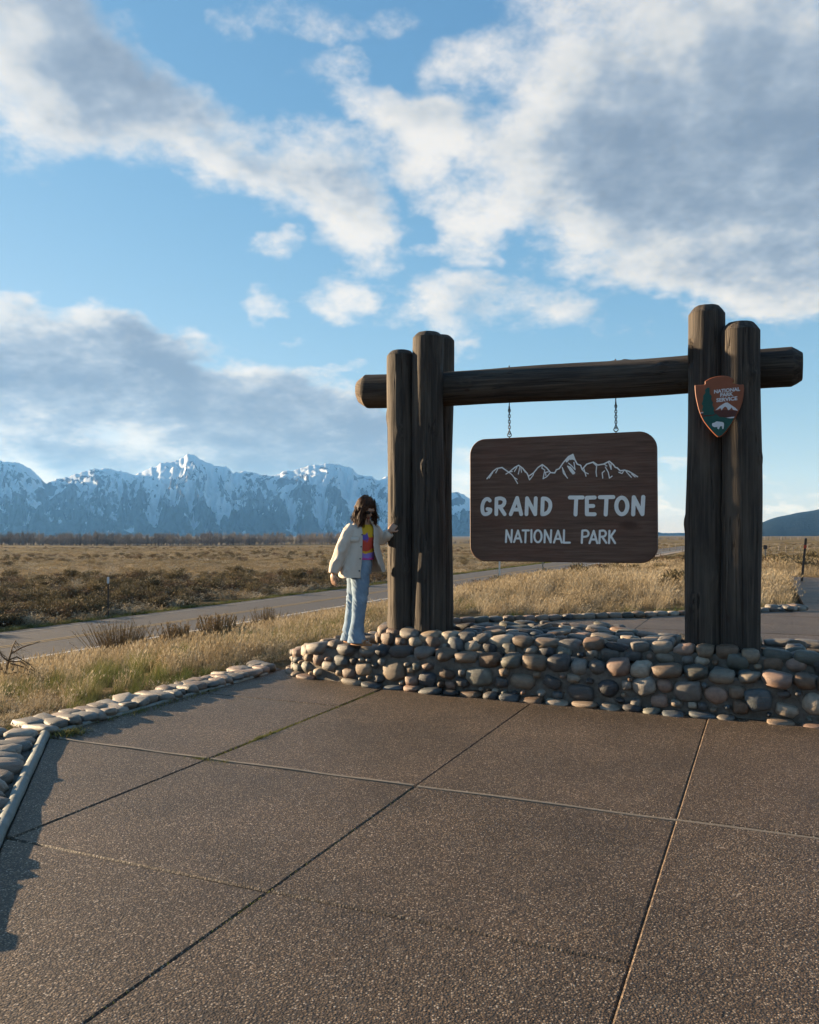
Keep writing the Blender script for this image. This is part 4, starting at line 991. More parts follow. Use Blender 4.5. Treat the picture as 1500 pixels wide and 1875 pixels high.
def scatter(name, label, pts, meshes, cat=None):
    """one object of uncountable plants: points with a copy of a tuft on each, by geometry nodes"""
    colx = bpy.data.collections.new(name + '_kinds')
    for k, me in enumerate(meshes): colx.objects.link(bpy.data.objects.new('%s_%02d' % (name, k), me))
    me = bpy.data.meshes.new(name); me.from_pydata([p[:3] for p in pts], [], [])
    for nm, typ, idx in (('yaw', 'FLOAT', 3), ('size', 'FLOAT', 4), ('tall', 'FLOAT', 5)):
        at = me.attributes.new(nm, typ, 'POINT'); at.data.foreach_set('value', [float(p[idx]) for p in pts])
    at = me.attributes.new('pick', 'INT', 'POINT'); at.data.foreach_set('value', [int(p[6]) for p in pts])
    o = link(name, me); g = bpy.data.node_groups.new(name, 'GeometryNodeTree')
    g.interface.new_socket('Geometry', in_out='INPUT', socket_type='NodeSocketGeometry'); g.interface.new_socket('Geometry', in_out='OUTPUT', socket_type='NodeSocketGeometry')
    gi = g.nodes.new('NodeGroupInput'); go = g.nodes.new('NodeGroupOutput')
    def att(n, t='FLOAT'): q = g.nodes.new('GeometryNodeInputNamedAttribute'); q.data_type = t; q.inputs[0].default_value = n; return q.outputs[0]
    ci = g.nodes.new('GeometryNodeCollectionInfo'); ci.inputs[0].default_value = colx; ci.inputs[1].default_value = True; ci.inputs[2].default_value = True
    ip = g.nodes.new('GeometryNodeInstanceOnPoints'); g.links.new(gi.outputs[0], ip.inputs['Points']); g.links.new(ci.outputs[0], ip.inputs['Instance']); ip.inputs['Pick Instance'].default_value = True
    g.links.new(att('pick', 'INT'), ip.inputs['Instance Index'])
    cx = nd(g, 'ShaderNodeCombineXYZ'); g.links.new(att('yaw'), cx.inputs[2]); g.links.new(cx.outputs[0], ip.inputs['Rotation'])
    cs = nd(g, 'ShaderNodeCombineXYZ'); sz = att('size'); g.links.new(sz, cs.inputs[0]); g.links.new(sz, cs.inputs[1]); g.links.new(att('tall'), cs.inputs[2]); g.links.new(cs.outputs[0], ip.inputs['Scale'])
    g.links.new(ip.outputs[0], go.inputs[0])
    o.modifiers.new('plants', 'NODES').node_group = g
    tag(o, label, cat, kind='stuff'); return o

def inside_paved(s, t, m=.0):
    if s > EDGE_S - .45 - m and t > diag_front(s) - 1.1 - m and t < diag_back(s) + .45 + m: return True
    if .45 < s < 3.5 and 8 < t < 33.5: return True
    return False
VR = random.Random(77)
DRY = [proto_grass(k, 34, .16, .0052, .55, .35, M_DRY) for k in range(4)]
GRN = [proto_grass(20 + k, 44, .15, .0050, .60, .0, M_GREEN) for k in range(3)]
SAGE = [proto_sage(40 + k, 430, M_SAGE, M_TWIG) for k in range(4)] + [proto_sage(50 + k, 300, M_TWIG, M_TWIG) for k in range(2)]
def plants():
    dry, grn, sage, fard = [], [], [], []
    def nz(s, t, f=.4, k=0): return mnoise.noise((s * f, t * f, 3.3 + k))
    # the bank between the plaza and the road
    for _ in range(15000):
        s = -5.35 - 12.2 * VR.random() ** 1.35; t = VR.uniform(-3, 34)
        if inside_paved(s, t): continue
        p = W(s, t); d = -5.0 - s
        if t < diag_front(s): d = min(d, max(.3, (diag_front(s) - t) * .66 - .4))
        z = terr1(p.x, p.y); cap = .05 + .150 * max(0, d - .3) - z
        h = VR.uniform(.20, .44)
        if d > 2.2: h *= .80 if d < 7 else .60
        if d > 3.0 and VR.random() < .35: continue
        green = nz(s, t, .55) + (.44 if .5 < d < 3.2 else -.10) + VR.gauss(0, .24) > .30
        if green: h = VR.uniform(.14, .30)
        h = min(h, max(.07, cap)) * VR.uniform(.85, 1.15)
        (grn if green else dry).append((p.x, p.y, z - .01, VR.uniform(-.7, .7), max(.35, h * 1.7), h, VR.randrange(3 if green else 4)))
    # golden field behind the sign
    for _ in range(19000):
        t = 9.5 + 62 * VR.random() ** 1.5; s = VR.uniform(-17, 10)
        if inside_paved(s, t): continue
        p = W(s, t)
        if abs(p.x / p.y) > .75: continue
        z = terr1(p.x, p.y); db = t - diag_back(s); h = VR.uniform(.32, .68) * (1 - .25 * (t > 40)) * (.75 + .35 * nz(s, t, .22, 4)) * (1 if db > 1.5 else .6)
        g = nz(s, t, .35, 9) + (.30 if db < 1.6 else -.25) + VR.gauss(0, .12) > .34
        (grn if g else dry).append((p.x, p.y, z - .02, VR.uniform(-.8, .8), max(.5, h * 1.4) * (1 + t / 90), h * (.6 if g else 1), VR.randrange(3 if g else 4)))
    # green verge along the far edge of the road
    for _ in range(3200):
        s = ROAD_FAR - VR.random() * .9; t = -25 + 170 * VR.random() ** 1.3; p = W(s, t); h = VR.uniform(.10, .22)
        grn.append((p.x, p.y, terr1(p.x, p.y) - .01, VR.uniform(0, 6), .8, h, VR.randrange(3)))
    for _ in range(2600):
        s = ROAD_NEAR + 1.2 + VR.random() * .9; t = -15 + 90 * VR.random() ** 1.3; p = W(s, t); h = VR.uniform(.10, .3)
        dry.append((p.x, p.y, terr1(p.x, p.y) - .01, VR.uniform(0, 6), .6, h, VR.randrange(4)))
    # sagebrush plain
    n = 0
    while n < 11000:
        az = VR.uniform(-.78, .78); r = 22 * (640 / 22) ** VR.random(); x, y = r * math.sin(az), r * math.cos(az); s, t = to_st(x, y)
        n += 1
        if -26.6 < s < -14.5: continue
        if s > -14.5 and t < 46: continue
        if s < -26.4 and r > 60 and mnoise.noise((x * .02, y * .02, 7)) + VR.gauss(0, .2) < .0: 
            if r > 75: continue
        if r > 170 and VR.random() < .45: continue
        k = VR.uniform(.55, 1.25) * (1.0 if r < 90 else .8); h = k * VR.uniform(.55, .95) * (.8 if s > -14 else 1)
        sage.append((x, y, terr1(x, y) - .05, VR.uniform(0, 6.28), k * (1 + r / 500), h, VR.randrange(6)))
    n = 0
    while n < 15000:
        az = VR.uniform(-.78, .78); r = 26 * (520 / 26) ** VR.random(); x, y = r * math.sin(az), r * math.cos(az); s, t = to_st(x, y); n += 1
        if -26.0 < s < -14.5 or (s > -14.5 and t < 60): continue
        h = VR.uniform(.22, .5); fard.append((x, y, terr1(x, y) - .03, VR.uniform(0, 6.28), 1.6 * (1 + r / 90), h, VR.randrange(4)))
    for _ in range(70):                                   # brush in the field to the right
        t = VR.uniform(24, 60); s = VR.uniform(-12, 9)
        if inside_paved(s, t, .6): continue
        p = W(s, t); k = VR.uniform(.7, 1.3); sage.append((p.x, p.y, terr1(p.x, p.y) - .05, VR.uniform(0, 6), k, k * .65, VR.randrange(6)))
    scatter('dry_grass', 'dry golden grass covering the bank and the field behind the sign', dry, DRY, 'grass')
    scatter('green_grass', 'fresh green grass by the pavement edge and the road verge', grn, GRN, 'grass')
    scatter('sagebrush_cover', 'dark sagebrush spread over the wide plain', sage, SAGE, 'sagebrush')
    scatter('plain_grass', 'pale bunch grass between the sagebrush on the plain', fard, DRY, 'grass')
    wood = []
    for _ in range(3000):
        az = -.66 + 1.26 * VR.random(); r = VR.uniform(860, 1010)
        if az > .03 and VR.random() < .72: continue
        if mnoise.noise((az * 24, 0, 2)) < -.30 and VR.random() < .6: continue
        x, y = r * math.sin(az), r * math.cos(az); h = VR.uniform(8, 14.5) * (1 + .25 * mnoise.noise((az * 40, 1, 0))) * (.30 if az > .03 else 1)
        wood.append((x, y, terr1(x, y) - .4, VR.uniform(0, 6), h * 1.15, h, VR.randrange(4)))
    for _ in range(46):
        az = VR.uniform(-.6, .5); r = VR.uniform(850, 1000); x, y = r * math.sin(az), r * math.cos(az); h = VR.uniform(7, 15) * (.35 if az > .03 else 1); wood.append((x, y, terr1(x, y) - .4, 0, h, h, 4 + VR.randrange(2)))
    scatter('cottonwood_belt', 'long grey-brown belt of leafless cottonwoods at the foot of the mountains', wood, [proto_bare(k) for k in range(4)] + [proto_conifer(k) for k in range(2)], 'trees')
plants()
def moss():
    rnd = random.Random(3); mb = MB()
    for (a, b, n, sp, hh) in (((-3.45, 4.62), (-3.45, 7.0), 900, .009, .014), ((-3.45, 5.05), (-3.45, 5.35), 260, .014, .022), ((-1.94, 2.0), (-1.94, 4.4), 300, .006, .007), ((-4.9, 5.0), (-4.9, 6.5), 330, .035, .045), ((-4.85, 4.62), (-4.8, 4.75), 300, .05, .06), ((-3.6, 4.53), (-3.3, 4.53), 140, .02, .02)):
        for _ in range(n):
            q = rnd.random(); q = (math.sin(q * 9) * .08 + q); s = a[0] + (b[0] - a[0]) * q + rnd.gauss(0, sp); t = a[1] + (b[1] - a[1]) * q + rnd.gauss(0, sp)
            p = W(s, t, -.006); blade(mb, p, rnd.uniform(.3, 1) * hh, hh * .7, rnd.uniform(0, 6.28), .0035, .5, 2)
    return tag(mb.build('joint_moss', M_GREEN), 'moss and tiny grass sprouting from the pavement joints', 'moss', kind='stuff')
moss()

# ------------------------------------------------------------------ single shrubs one can pick out
def shrub(u, v, w, h, label, seed, n=95):
    p = ground_hit(u, v); k = (p - Vector((0, 0, 1.5))).length / 1500 * 1.0
    W_, H_ = w * k, h * k; rnd = random.Random(seed)
    o = thing('dry_shrub', label, 'shrub', p, 0, 'dry shrubs along the bank'); st = MB(); lf = MB()
    for _ in range(n):
        bx = rnd.gauss(0, .16) * W_; by = rnd.gauss(0, .16) * W_; sp = rnd.uniform(.1, .30); a = rnd.uniform(0, 6.28); hh = H_ * rnd.uniform(.45, 1.08)
        tip = Vector((bx * 1.7 + math.cos(a) * sp * W_ * .5, by * 1.7 + math.sin(a) * sp * W_ * .5, hh)); b = Vector((bx * .7, by * .7, -.03)); mid = b.lerp(tip, .5) + Vector((math.cos(a), math.sin(a), 0)) * .03 * W_
        st.tube([b, mid, tip], [.0075, .0058, .003], 4, cap=False)
        for j in range(30):
            q = rnd.uniform(.2, 1.0); c = b.lerp(mid, q * 2) if q < .5 else mid.lerp(tip, q * 2 - 1); d = Vector((rnd.gauss(0, .5), rnd.gauss(0, .5), 1)).normalized(); sd = d.cross(Vector((rnd.gauss(0, 1), rnd.gauss(0, 1), .1))).normalized(); l = rnd.uniform(.03, .07); ww = rnd.uniform(.004, .009)
            lf.add([c - sd * ww, c + sd * ww, c + d * l], [(0, 1, 2)])
    st.build('stalks', M_STEM, o); lf.build('foliage', M_STEM, o)
shrub(222, 1213, 105, 66, 'widest dry brown shrub on the bank, nearest the snapped branch', 1, 300)
shrub(326, 1198, 50, 52, 'small upright dry shrub, second from the left beside the road', 2, 130)
shrub(402, 1184, 72, 54, 'dry shrub with loose stalks, third from the left beside the road', 3, 180)
shrub(490, 1164, 56, 48, 'olive brown shrub nearest the cobble wall, rightmost in the roadside row', 4, 170)
def dead_branch():
    p = ground_hit(12, 1268); o = thing('dead_branch', 'bare dead branch bent over the grass at the left edge', 'branch', p); k = (p - Vector((0, 0, 1.5))).length / 1500
    rnd = random.Random(12)
    def q(du, dv, dy=0): return Vector((du * k, dy, -dv * k))
    mb = MB(); mb.tube([q(-3, 4), q(-2, -25), q(2, -48), q(6, -62), q(22, -72, .05), (q(48, -80, .08))], [.020, .016, .013, .011, .008, .003], 6); mb.build('main_stem', M_TWIG, o, smooth=True)
    for j, L in enumerate(([(3, -52), (18, -58), (38, -46), (52, -32)], [(3, -50), (22, -50), (44, -34), (60, -22)], [(4, -46), (26, -40), (48, -24), (62, -12)], [(0, -30), (24, -34), (48, -26), (66, -22)], [(5, -60), (8, -72), (14, -84)], [(0, -20), (-12, -40), (-18, -62)], [(0, -14), (14, -20), (34, -12), (58, -14)], [(2, -50), (-8, -58), (-14, -70)])):
        mb = MB(); mb.tube([q(a, b, .03 * (j % 3 - 1)) for a, b in L], [.009, .007, .005, .002][:len(L)], 5)
        for _ in range(12):
            i = rnd.randrange(len(L) - 1); a, b = L[i], L[i + 1]; f = rnd.random(); x, y = a[0] + (b[0] - a[0]) * f, a[1] + (b[1] - a[1]) * f
            mb.tube([q(x, y), q(x + rnd.uniform(2, 9), y + rnd.uniform(0, 11), rnd.gauss(0, .05)), q(x + rnd.uniform(6, 16), y + rnd.uniform(4, 20), rnd.gauss(0, .08))], [.003, .002, .001], 3, cap=False)
        mb.build('twig', M_TWIG, o)
dead_branch()
def bush(u, v, w, label, seed, grp=None):
    p = ground_hit(u, v); k = (p - Vector((0, 0, 1.5))).length / 1500; s = w * k * .95
    o = thing('sagebrush', label, 'sagebrush', p - Vector((0, 0, .04)), VRB.uniform(0, 6), grp); me = proto_sage(seed, 900, M_SAGE, M_TWIG)
    a = MB(); b = MB()
    for pl in me.polygons: (b if pl.material_index else a).add([me.vertices[i].co for i in pl.vertices], [tuple(range(len(pl.vertices)))])
    for m_, nm, mt_ in ((a, 'foliage', M_SAGE), (b, 'stems', M_TWIG)): q = m_.build(nm, mt_, o); q.scale = (s, s, s * .8)
VRB = random.Random(5)
bush(274, 1090, 52, 'dark round sagebrush beyond the road, right of the reflector post', 61)
bush(168, 1092, 44, 'low sagebrush beyond the road, just left of the reflector post', 62)
bush(128, 1062, 34, 'small sagebrush standing alone on the left part of the plain', 63)
bush(430, 1070, 40, 'sagebrush beyond the road, midway between reflector post and woman', 64)
bush(540, 1068, 46, 'sagebrush beyond the road, close to the left of the woman', 65)
bush(1232, 1076, 62, 'big dark bush in the golden field against the right post', 66)
bush(1485, 1040, 46, 'rounded bush behind the leaning marker post at the right edge', 67)

# ------------------------------------------------------------------ reflector posts, marker posts, wire fence
M_PWHITE = plain('post_white', (.62, .60, .56), .6, .15, 10); M_PDARK = plain('post_dark', (.055, .045, .04), .7, .25, 10); M_REFL = plain('reflector', (.50, .52, .55), .35, .1, 30, .6); M_RED = plain('red_band', (.42, .05, .03), .5, .1, 20); M_GREYW = plain('grey_fence_wood', (.30, .25, .20), .9, .3, 9)
def delineator(u, v0, v1, label, mats, plate, dark=False, lean=0.0, wpx=3.0, band=False):
    p = ground_hit(u, v1); k = (p - Vector((0, 0, 1.5))).length / 1500; h = (v1 - v0) * k; w = max(.03, wpx * k / 2)
    o = thing('marker_post', label, 'marker post', p - Vector((0, 0, .05)), -TH); o.rotation_euler = (0, lean, -TH)
    mb = MB(); mb.prism([(-w, -.012), (w, -.012), (w * .6, .02), (-w * .6, .02)], 0, h + .05, .004); mb.build('post', mats, o)
    if plate: mb = MB(); mb.prism(rounded(plate[0] * k, plate[1] * k, min(plate) * k * .25, 4), 0, .012, .002); mb.v = [(x, -.016 - z, y + h - plate[1] * k * .35) for x, y, z in mb.v]; mb.build('reflector', M_PDARK if dark else M_REFL, o)
    if band: mb = MB(); mb.prism([(-w * 1.15, -.016), (w * 1.15, -.016), (w * .8, .024), (-w * .8, .024)], h * .80, h * .88); mb.build('red_band', M_RED, o)
delineator(198, 1062, 1131, 'slim dark roadside post with white reflector, beyond the road at left', M_PDARK, (5, 11), wpx=3.0)
delineator(915, 1012, 1055, 'white roadside post seen below the hanging sign', M_PWHITE, (5, 9), wpx=3.0)
delineator(994, 1022, 1042, 'tiny far roadside post below the middle of the hanging sign', M_GREYW, None, wpx=2.4)
delineator(1402, 1001, 1032, 'thin pale marker with a small dark plate behind the right post', M_GREYW, (6, 7), dark=True, wpx=2.2)
delineator(1468, 996, 1068, 'leaning dark marker post with red band beside the footpath', M_PDARK, (4, 8), dark=True, lean=.10, wpx=3.6, band=True)
def fence():
    a, b = ground_hit(1190, 1010), ground_hit(1520, 1012); a.z = terr1(a.x, a.y); d = b - a; n = 26; o = thing('wire_fence', 'far wire fence of weathered posts crossing the golden field', 'fence', a)
    tops = []
    for k in range(n + 1):
        p = a + d * (k / n); z = terr1(p.x, p.y); h = 1.35 + .12 * math.sin(k * 2.3); q = p - a; q.z = z - a.z
        mb = MB(); mb.tube([(0, 0, -.1), (0.02 * math.sin(k), 0, h)], [.085, .075], 6); mb.build('post', M_GREYW, o, loc=q); tops.append(q)
    for hz in (.45, .85, 1.2):
        mb = MB(); mb.tube([t + Vector((0, -.08, hz)) for t in tops], .012, 4); mb.build('wire', M_IRON, o)
fence()

# ------------------------------------------------------------------ the woman by the left posts
PO = W(-3.82, 7.45, .405)
PERSON = thing('person', 'woman in open cream jacket and light jeans, hand on the left post, looking down', 'person', PO)
def remesh(mb, voxel, mat, name, parent, smooth_it=4, disp=None):
    me = mb.mesh(name + '_raw', mat); o = bpy.data.objects.new('tmp', me); COL.objects.link(o)
    r = o.modifiers.new('r', 'REMESH'); r.mode = 'VOXEL'; r.voxel_size = voxel
    s = o.modifiers.new('s', 'SMOOTH'); s.factor = .5; s.iterations = smooth_it
    bpy.context.view_layer.update(); out = bpy.data.meshes.new_from_object(o.evaluated_get(bpy.context.evaluated_depsgraph_get())); bpy.data.objects.remove(o); out.name = name
    if disp:
        nrm = [v.normal.copy() for v in out.vertices]
        for v, n in zip(out.vertices, nrm): v.co += n * disp(v.co)
    out.materials.clear(); out.materials.append(mat); out.polygons.foreach_set('use_smooth', [True] * len(out.polygons)); out.update()
    return link(name, out, parent)
def ell(mb, c, r, rot=None, seg=16, rings=12):
    rot = rot or Matrix.Identity(3); vs = []; fs = []; c = Vector(c)
    vs.append(c + rot @ Vector((0, 0, r[2])))
    for i in range(1, rings):
        th = math.pi * i / rings
        for k in range(seg): a = 2 * math.pi * k / seg; vs.append(c + rot @ Vector((r[0] * math.sin(th) * math.cos(a), r[1] * math.sin(th) * math.sin(a), r[2] * math.cos(th))))
    vs.append(c + rot @ Vector((0, 0, -r[2])))
    for k in range(seg): fs.append((0, 1 + k, 1 + (k + 1) % seg)); fs.append((len(vs) - 1, len(vs) - 1 - seg + (k + 1) % seg, len(vs) - 1 - seg + k))
    for i in range(rings - 2):
        for k in range(seg): j = (k + 1) % seg; fs.append((1 + i * seg + k, 1 + (i + 1) * seg + k, 1 + (i + 1) * seg + j, 1 + i * seg + j))
    mb.add(vs, fs)
FT = Vector((.62, -.78, 0)).normalized(); RT = Vector((FT.y, -FT.x, 0))          # torso forward, her right
FL = Vector((.88, -.47, 0)).normalized(); RL = Vector((FL.y, -FL.x, 0))          # legs and feet
def oval(mb, rings, fwd, right, seg=28):
    """closed loft: rings of (centre, half width to the side, half depth)"""
    vs = []; fs = []; n = len(rings)
    for c, a, b in rings:
        for k in range(seg): q = 2 * math.pi * k / seg; vs.append(Vector(c) + right * (a * math.sin(q)) + fwd * (b * math.cos(q)))
    for i in range(n - 1):
        for k in range(seg): j = (k + 1) % seg; fs.append((i * seg + k, (i + 1) * seg + k, (i + 1) * seg + j, i * seg + j))
    fs.append(tuple(range(seg))); fs.append(tuple(range(n * seg - 1, (n - 1) * seg - 1, -1))); mb.add(vs, fs)
# head: nods forward and turns towards the post
HC = Vector((.092, -.035, 1.365)); HF = Vector((.52, -.60, -.62)).normalized(); HR = HF.cross(Vector((0, 0, 1))).normalized(); HU = HR.cross(HF).normalized()
HM = Matrix((HR, HF, HU)).transposed()                                              # local x = her right, y = forward, z = up
def hd(x, y, z): return HC + HM @ Vector((x, y, z))
SKIN = plain('skin', (.43, .265, .185), .5, .10, 30, .35); CREAM = None
def fingers(mb, base, d, side, up, curl, sc=1.0):
    """four fingers and a thumb rooted in the palm"""
    ln = (.058, .068, .072, .062)
    for k in range(4):
        o = base + side * ((k - 1.5) * .019 * sc) + d * .030 * sc; p = [o - d * .03]; dirn = d.copy(); l = ln[k] * sc
        p.append(o)
        for j, f in enumerate((.45, .30, .25)):
            dirn = (dirn - up * curl * (1.0 if j else .6)).normalized(); p.append(p[-1] + dirn * l * f)
        mb.tube(p, [.0095, .0095, .009, .0082, .0065], 8)
    t0 = base - d * .018 * sc + side * .034 * sc; t1 = t0 + (side * .7 + d * .5 - up * .25).normalized() * .03; t2 = t1 + (d * .9 + side * .15 - up * .35).normalized() * .028
    mb.tube([base - d * .02, t0, t1, t2], [.014, .012, .0105, .008], 8)
    ell(mb, base - d * .006, (.042 * sc, .048 * sc, .017 * sc), Matrix((side, d, up)).transposed())
HAND_L = Vector((.352, .085, 1.165)); HAND_R = Vector((-.232, -.135, .665))
def person():
    mb = MB()
    oval(mb, [((.0, .0, .74), .13, .10), ((.012, 0, .84), .14, .105), ((.03, .0, .95), .12, .095), ((.048, 0, 1.06), .135, .10), ((.06, 0, 1.15), .14, .085), ((.068, -.004, 1.20), .075, .06), ((.074, -.008, 1.225), .05, .05)], FT, RT)
    mb.tube([(.068, 0, 1.18), (.078, -.015, 1.24), (.088, -.03, 1.31)], [.052, .048, .050], 14)
    # skull, jaw, nose, brow, ears
    ell(mb, hd(0, -.012, .022), (.074, .094, .088), HM); ell(mb, hd(0, .030, -.042), (.053, .055, .062), HM); ell(mb, hd(0, .062, -.082), (.026, .024, .020), HM)
    ell(mb, hd(0, .088, -.012), (.011, .018, .026), HM @ Matrix.Rotation(-.3, 3, 'X')); ell(mb, hd(0, .096, -.026), (.014, .012, .010), HM); ell(mb, hd(0, .074, .034), (.050, .016, .014), HM)
    for sx in (-1, 1): ell(mb, hd(.074 * sx, -.006, -.002), (.009, .017, .028), HM); ell(mb, hd(.030 * sx, .066, -.022), (.022, .016, .020), HM)
    mb.tube([RT * .125 + Vector((.055, 0, 1.155)), (-.128, -.125, .99), (-.205, -.12, .80), HAND_R + Vector((.003, 0, .04))], [.045, .040, .034, .024], 12)
    mb.tube([RT * -.125 + Vector((.055, 0, 1.15)), (.222, .20, 1.04), (.29, .14, 1.075), (.340, .095, 1.125)], [.045, .040, .034, .024], 12)
    fingers(mb, HAND_R, Vector((.08, .05, -1)).normalized(), Vector((.75, -.66, 0)).normalized(), Vector((-.66, -.75, 0)).normalized(), .45, .92)
    fingers(mb, HAND_L, Vector((.62, .10, .78)).normalized(), Vector((-.62, .30, .48)).normalized() * -1, Vector((-.42, -.88, .20)).normalized(), .35, .95)
    for hip, knee, ank, toe in (((.02, -.055, .78), (.032, -.085, .43), (-.010, -.075, .07), None), ((-.01, .055, .78), (-.045, .05, .43), (-.092, .055, .07), None)):
        mb.tube([hip, knee, ank], [.075, .052, .036], 12); a = Vector(ank)
        mb.tube([a + Vector((0, 0, .0)) - FL * .035 + Vector((0, 0, -.045)), a + FL * .03 + Vector((0, 0, -.038)), a + FL * .10 + Vector((0, 0, -.05)), a + FL * .165 + Vector((0, 0, -.055))], [(.030, .030), (.032, .034), (.026, .040), (.012, .028)], 12); mb.tube([a, a + Vector((0, 0, -.05)) - FL * .005], [.036, .034], 12)
    remesh(mb, .0052, SKIN, 'body', PERSON, 3)
    # lips and sunglasses
    lip = plain('lips', (.30, .09, .075), .4, .1, 30); m1 = MB(); ell(m1, hd(0, .087, -.056), (.020, .008, .0075), HM); m1.build('lips', lip, PERSON, smooth=True)
    gl = plain('dark_lens', (.012, .010, .010), .12, .1, 10, .6); m1 = MB()
    for sx in (-1, 1):
        ell(m1, hd(.032 * sx, .084, .010), (.027, .007, .021), HM @ Matrix.Rotation(-.25 * sx, 3, 'Z')); m1.tube([hd(.056 * sx, .074, .014), hd(.076 * sx, .03, .014), hd(.079 * sx, -.01, .008)], .0028, 5)
    m1.tube([hd(-.012, .091, .014), hd(.012, .091, .014)], .003, 5); m1.build('sunglasses', gl, PERSON, smooth=True)
    # shirt
    m, nt, b = new_mat('printed_shirt'); o = objc(nt); so = vm(nt, 'ADD', o, vm(nt, 'SCALE', vm(nt, 'SUBTRACT', noi(nt, o, 9, 2, col=True), (.5, .5, .5)), scale=.14)); sp = nd(nt, 'ShaderNodeSeparateXYZ', {0: so})
    c = ramp(nt, mr(nt, sp.outputs[2], .84, 1.24), [(0, (.60, .10, .42)), (.10, (.30, .22, .60)), (.22, (.70, .40, .03)), (.29, (.58, .08, .05)), (.52, (.64, .13, .05)), (.55, (.68, .42, .03)), (1, (.80, .48, .02))], 'CONSTANT')
    blue = mt(nt, 'MULTIPLY', mr(nt, sp.outputs[0], .168, .172), mr(nt, sp.outputs[2], 1.10, 1.09)); c = mixc(nt, blue, c, (.05, .12, .36, 1))
    c = mixc(nt, mt(nt, 'MULTIPLY', mr(nt, sp.outputs[0], .118, .112), mt(nt, 'MULTIPLY', mr(nt, sp.outputs[2], 1.115, 1.105), mr(nt, sp.outputs[2], 1.03, 1.04))), c, (.13, .10, .42, 1)); setc(nt, b, c); b.inputs['Roughness'].default_value = .85
    mb = MB(); oval(mb, [((.030, 0, .845), .150, .122), ((.034, 0, .93), .150, .122), ((.048, 0, 1.04), .155, .122), ((.058, 0, 1.12), .155, .112), ((.064, -.002, 1.175), .12, .088), ((.070, -.006, 1.205), .066, .064)], FT, RT)
    remesh(mb, .008, m, 'shirt', PERSON, 3, lambda p: .004 * mnoise.noise((p.x * 14, p.y * 14, p.z * 9)))
    # jeans
    m, nt, b = new_mat('light_denim'); o = objc(nt); n = noi(nt, o, 7, 5, .6); f = noi(nt, o, 260, 2, .6)
    c = ramp(nt, n, [(.25, (.085, .14, .215)), (.5, (.15, .225, .31)), (.75, (.27, .36, .45))]); c = mixc(nt, mt(nt, 'MULTIPLY', f, .28), c, (.38, .45, .52, 1)); setc(nt, b, c); b.inputs['Roughness'].default_value = .9; bump(nt, b, f, .3, .003)
    mb = MB()
    oval(mb, [((.004, 0, .70), .138, .125), ((.010, 0, .78), .152, .135), ((.020, 0, .86), .142, .120), ((.026, 0, .90), .132, .110)], FT, RT)
    def leg(pts):
        oval(mb, [((x, y, z), a, d) for x, y, z, a, d in pts], FL, RL)
    leg([(-.001, -.070, .012, .080, .102), (-.002, -.071, .06, .073, .090), (.004, -.076, .16, .064, .073), (.016, -.082, .28, .062, .070), (.029, -.086, .40, .066, .075), (.036, -.080, .50, .074, .085), (.034, -.070, .62, .084, .098), (.024, -.056, .74, .092, .108), (.016, -.05, .80, .09, .10)][::1])
    leg([(-.088, .055, .022, .076, .094), (-.086, .055, .07, .068, .079), (-.076, .055, .16, .062, .070), (-.060, .052, .28, .060, .068), (-.044, .050, .40, .064, .072), (-.030, .050, .50, .072, .083), (-.016, .050, .62, .082, .096), (-.004, .052, .74, .090, .104), (0, .05, .80, .09, .10)])
    def wr(p):
        k = math.exp(-((p.z - .44) / .10) ** 2) + .8 * math.exp(-((p.z - .68) / .07) ** 2) + .9 * math.exp(-((p.z - .09) / .06) ** 2)
        q = mnoise.noise((p.x * 10 + 4, p.y * 10, p.z * 16)); q2 = 1 - abs(mnoise.noise((p.x * 7, p.y * 7 + 3, p.z * 22 + p.x * 30))) * 2.2
        return .010 * k * (q2 - .4) + .005 * q
    remesh(mb, .0075, m, 'jeans', PERSON, 3, wr)
    # sandals
    sand = plain('tan_leather', (.30, .135, .055), .55, .25, 18)
    for a in (Vector((-.010, -.075, .0)), Vector((-.092, .055, .008))):
        mb = MB(); out = []
        for k in range(24):
            q = 2 * math.pi * k / 24; x = .125 * math.cos(q); y = (.040 + .008 * math.cos(q)) * math.sin(q); c = a + FL * (.066 + x) + RL * y; out.append((c.x, c.y))
        mb.prism(out, a.z - .008, a.z + .014, .004)
        for fx, ww in ((.115, .043), (.045, .040)):
            pts = [a + FL * (fx + .012 * math.sin(k * .5)) + RL * (ww * math.cos(math.pi * k / 8)) + Vector((0, 0, .010 + (.052 if fx < .1 else .038) * math.sin(math.pi * k / 8))) for k in range(9)]
            mb.tube(pts, [(.004, .013)] * 9, 6)
        mb.build('sandal', sand, PERSON)
    # jacket: an open shell with sleeves
    m, nt, b = new_mat('cream_corduroy'); o = objc(nt); f = noi(nt, vm(nt, 'MULTIPLY', o, (1, 1, .08)), 160, 3, .6); n = noi(nt, o, 5, 4)
    c = mixc(nt, n, (.53, .465, .39, 1), (.67, .60, .52, 1)); c = mixc(nt, mt(nt, 'MULTIPLY', f, .3), c, (.41, .36, .30, 1)); setc(nt, b, c); b.inputs['Roughness'].default_value = .92; bump(nt, b, f, .35, .004)
    prof = [(1.262, .066, .064, .62, .62, (.074, -.010)), (1.235, .082, .072, .60, .55, (.072, -.008)), (1.205, .128, .092, .55, .42, (.068, 0)), (1.165, .176, .118, .50, .32, (.060, 0)), (1.09, .186, .146, .46, .26, (.052, 0)), (.99, .188, .155, .43, .24, (.040, 0)), (.89, .196, .160, .42, .26, (.032, 0)), (.79, .208, .168, .42, .38, (.026, 0)), (.725, .214, .172, .43, .50, (.022, 0)), (.665, .218, .175, .44, .56, (.020, 0))]
    vs = []; fs = []; seg = 60
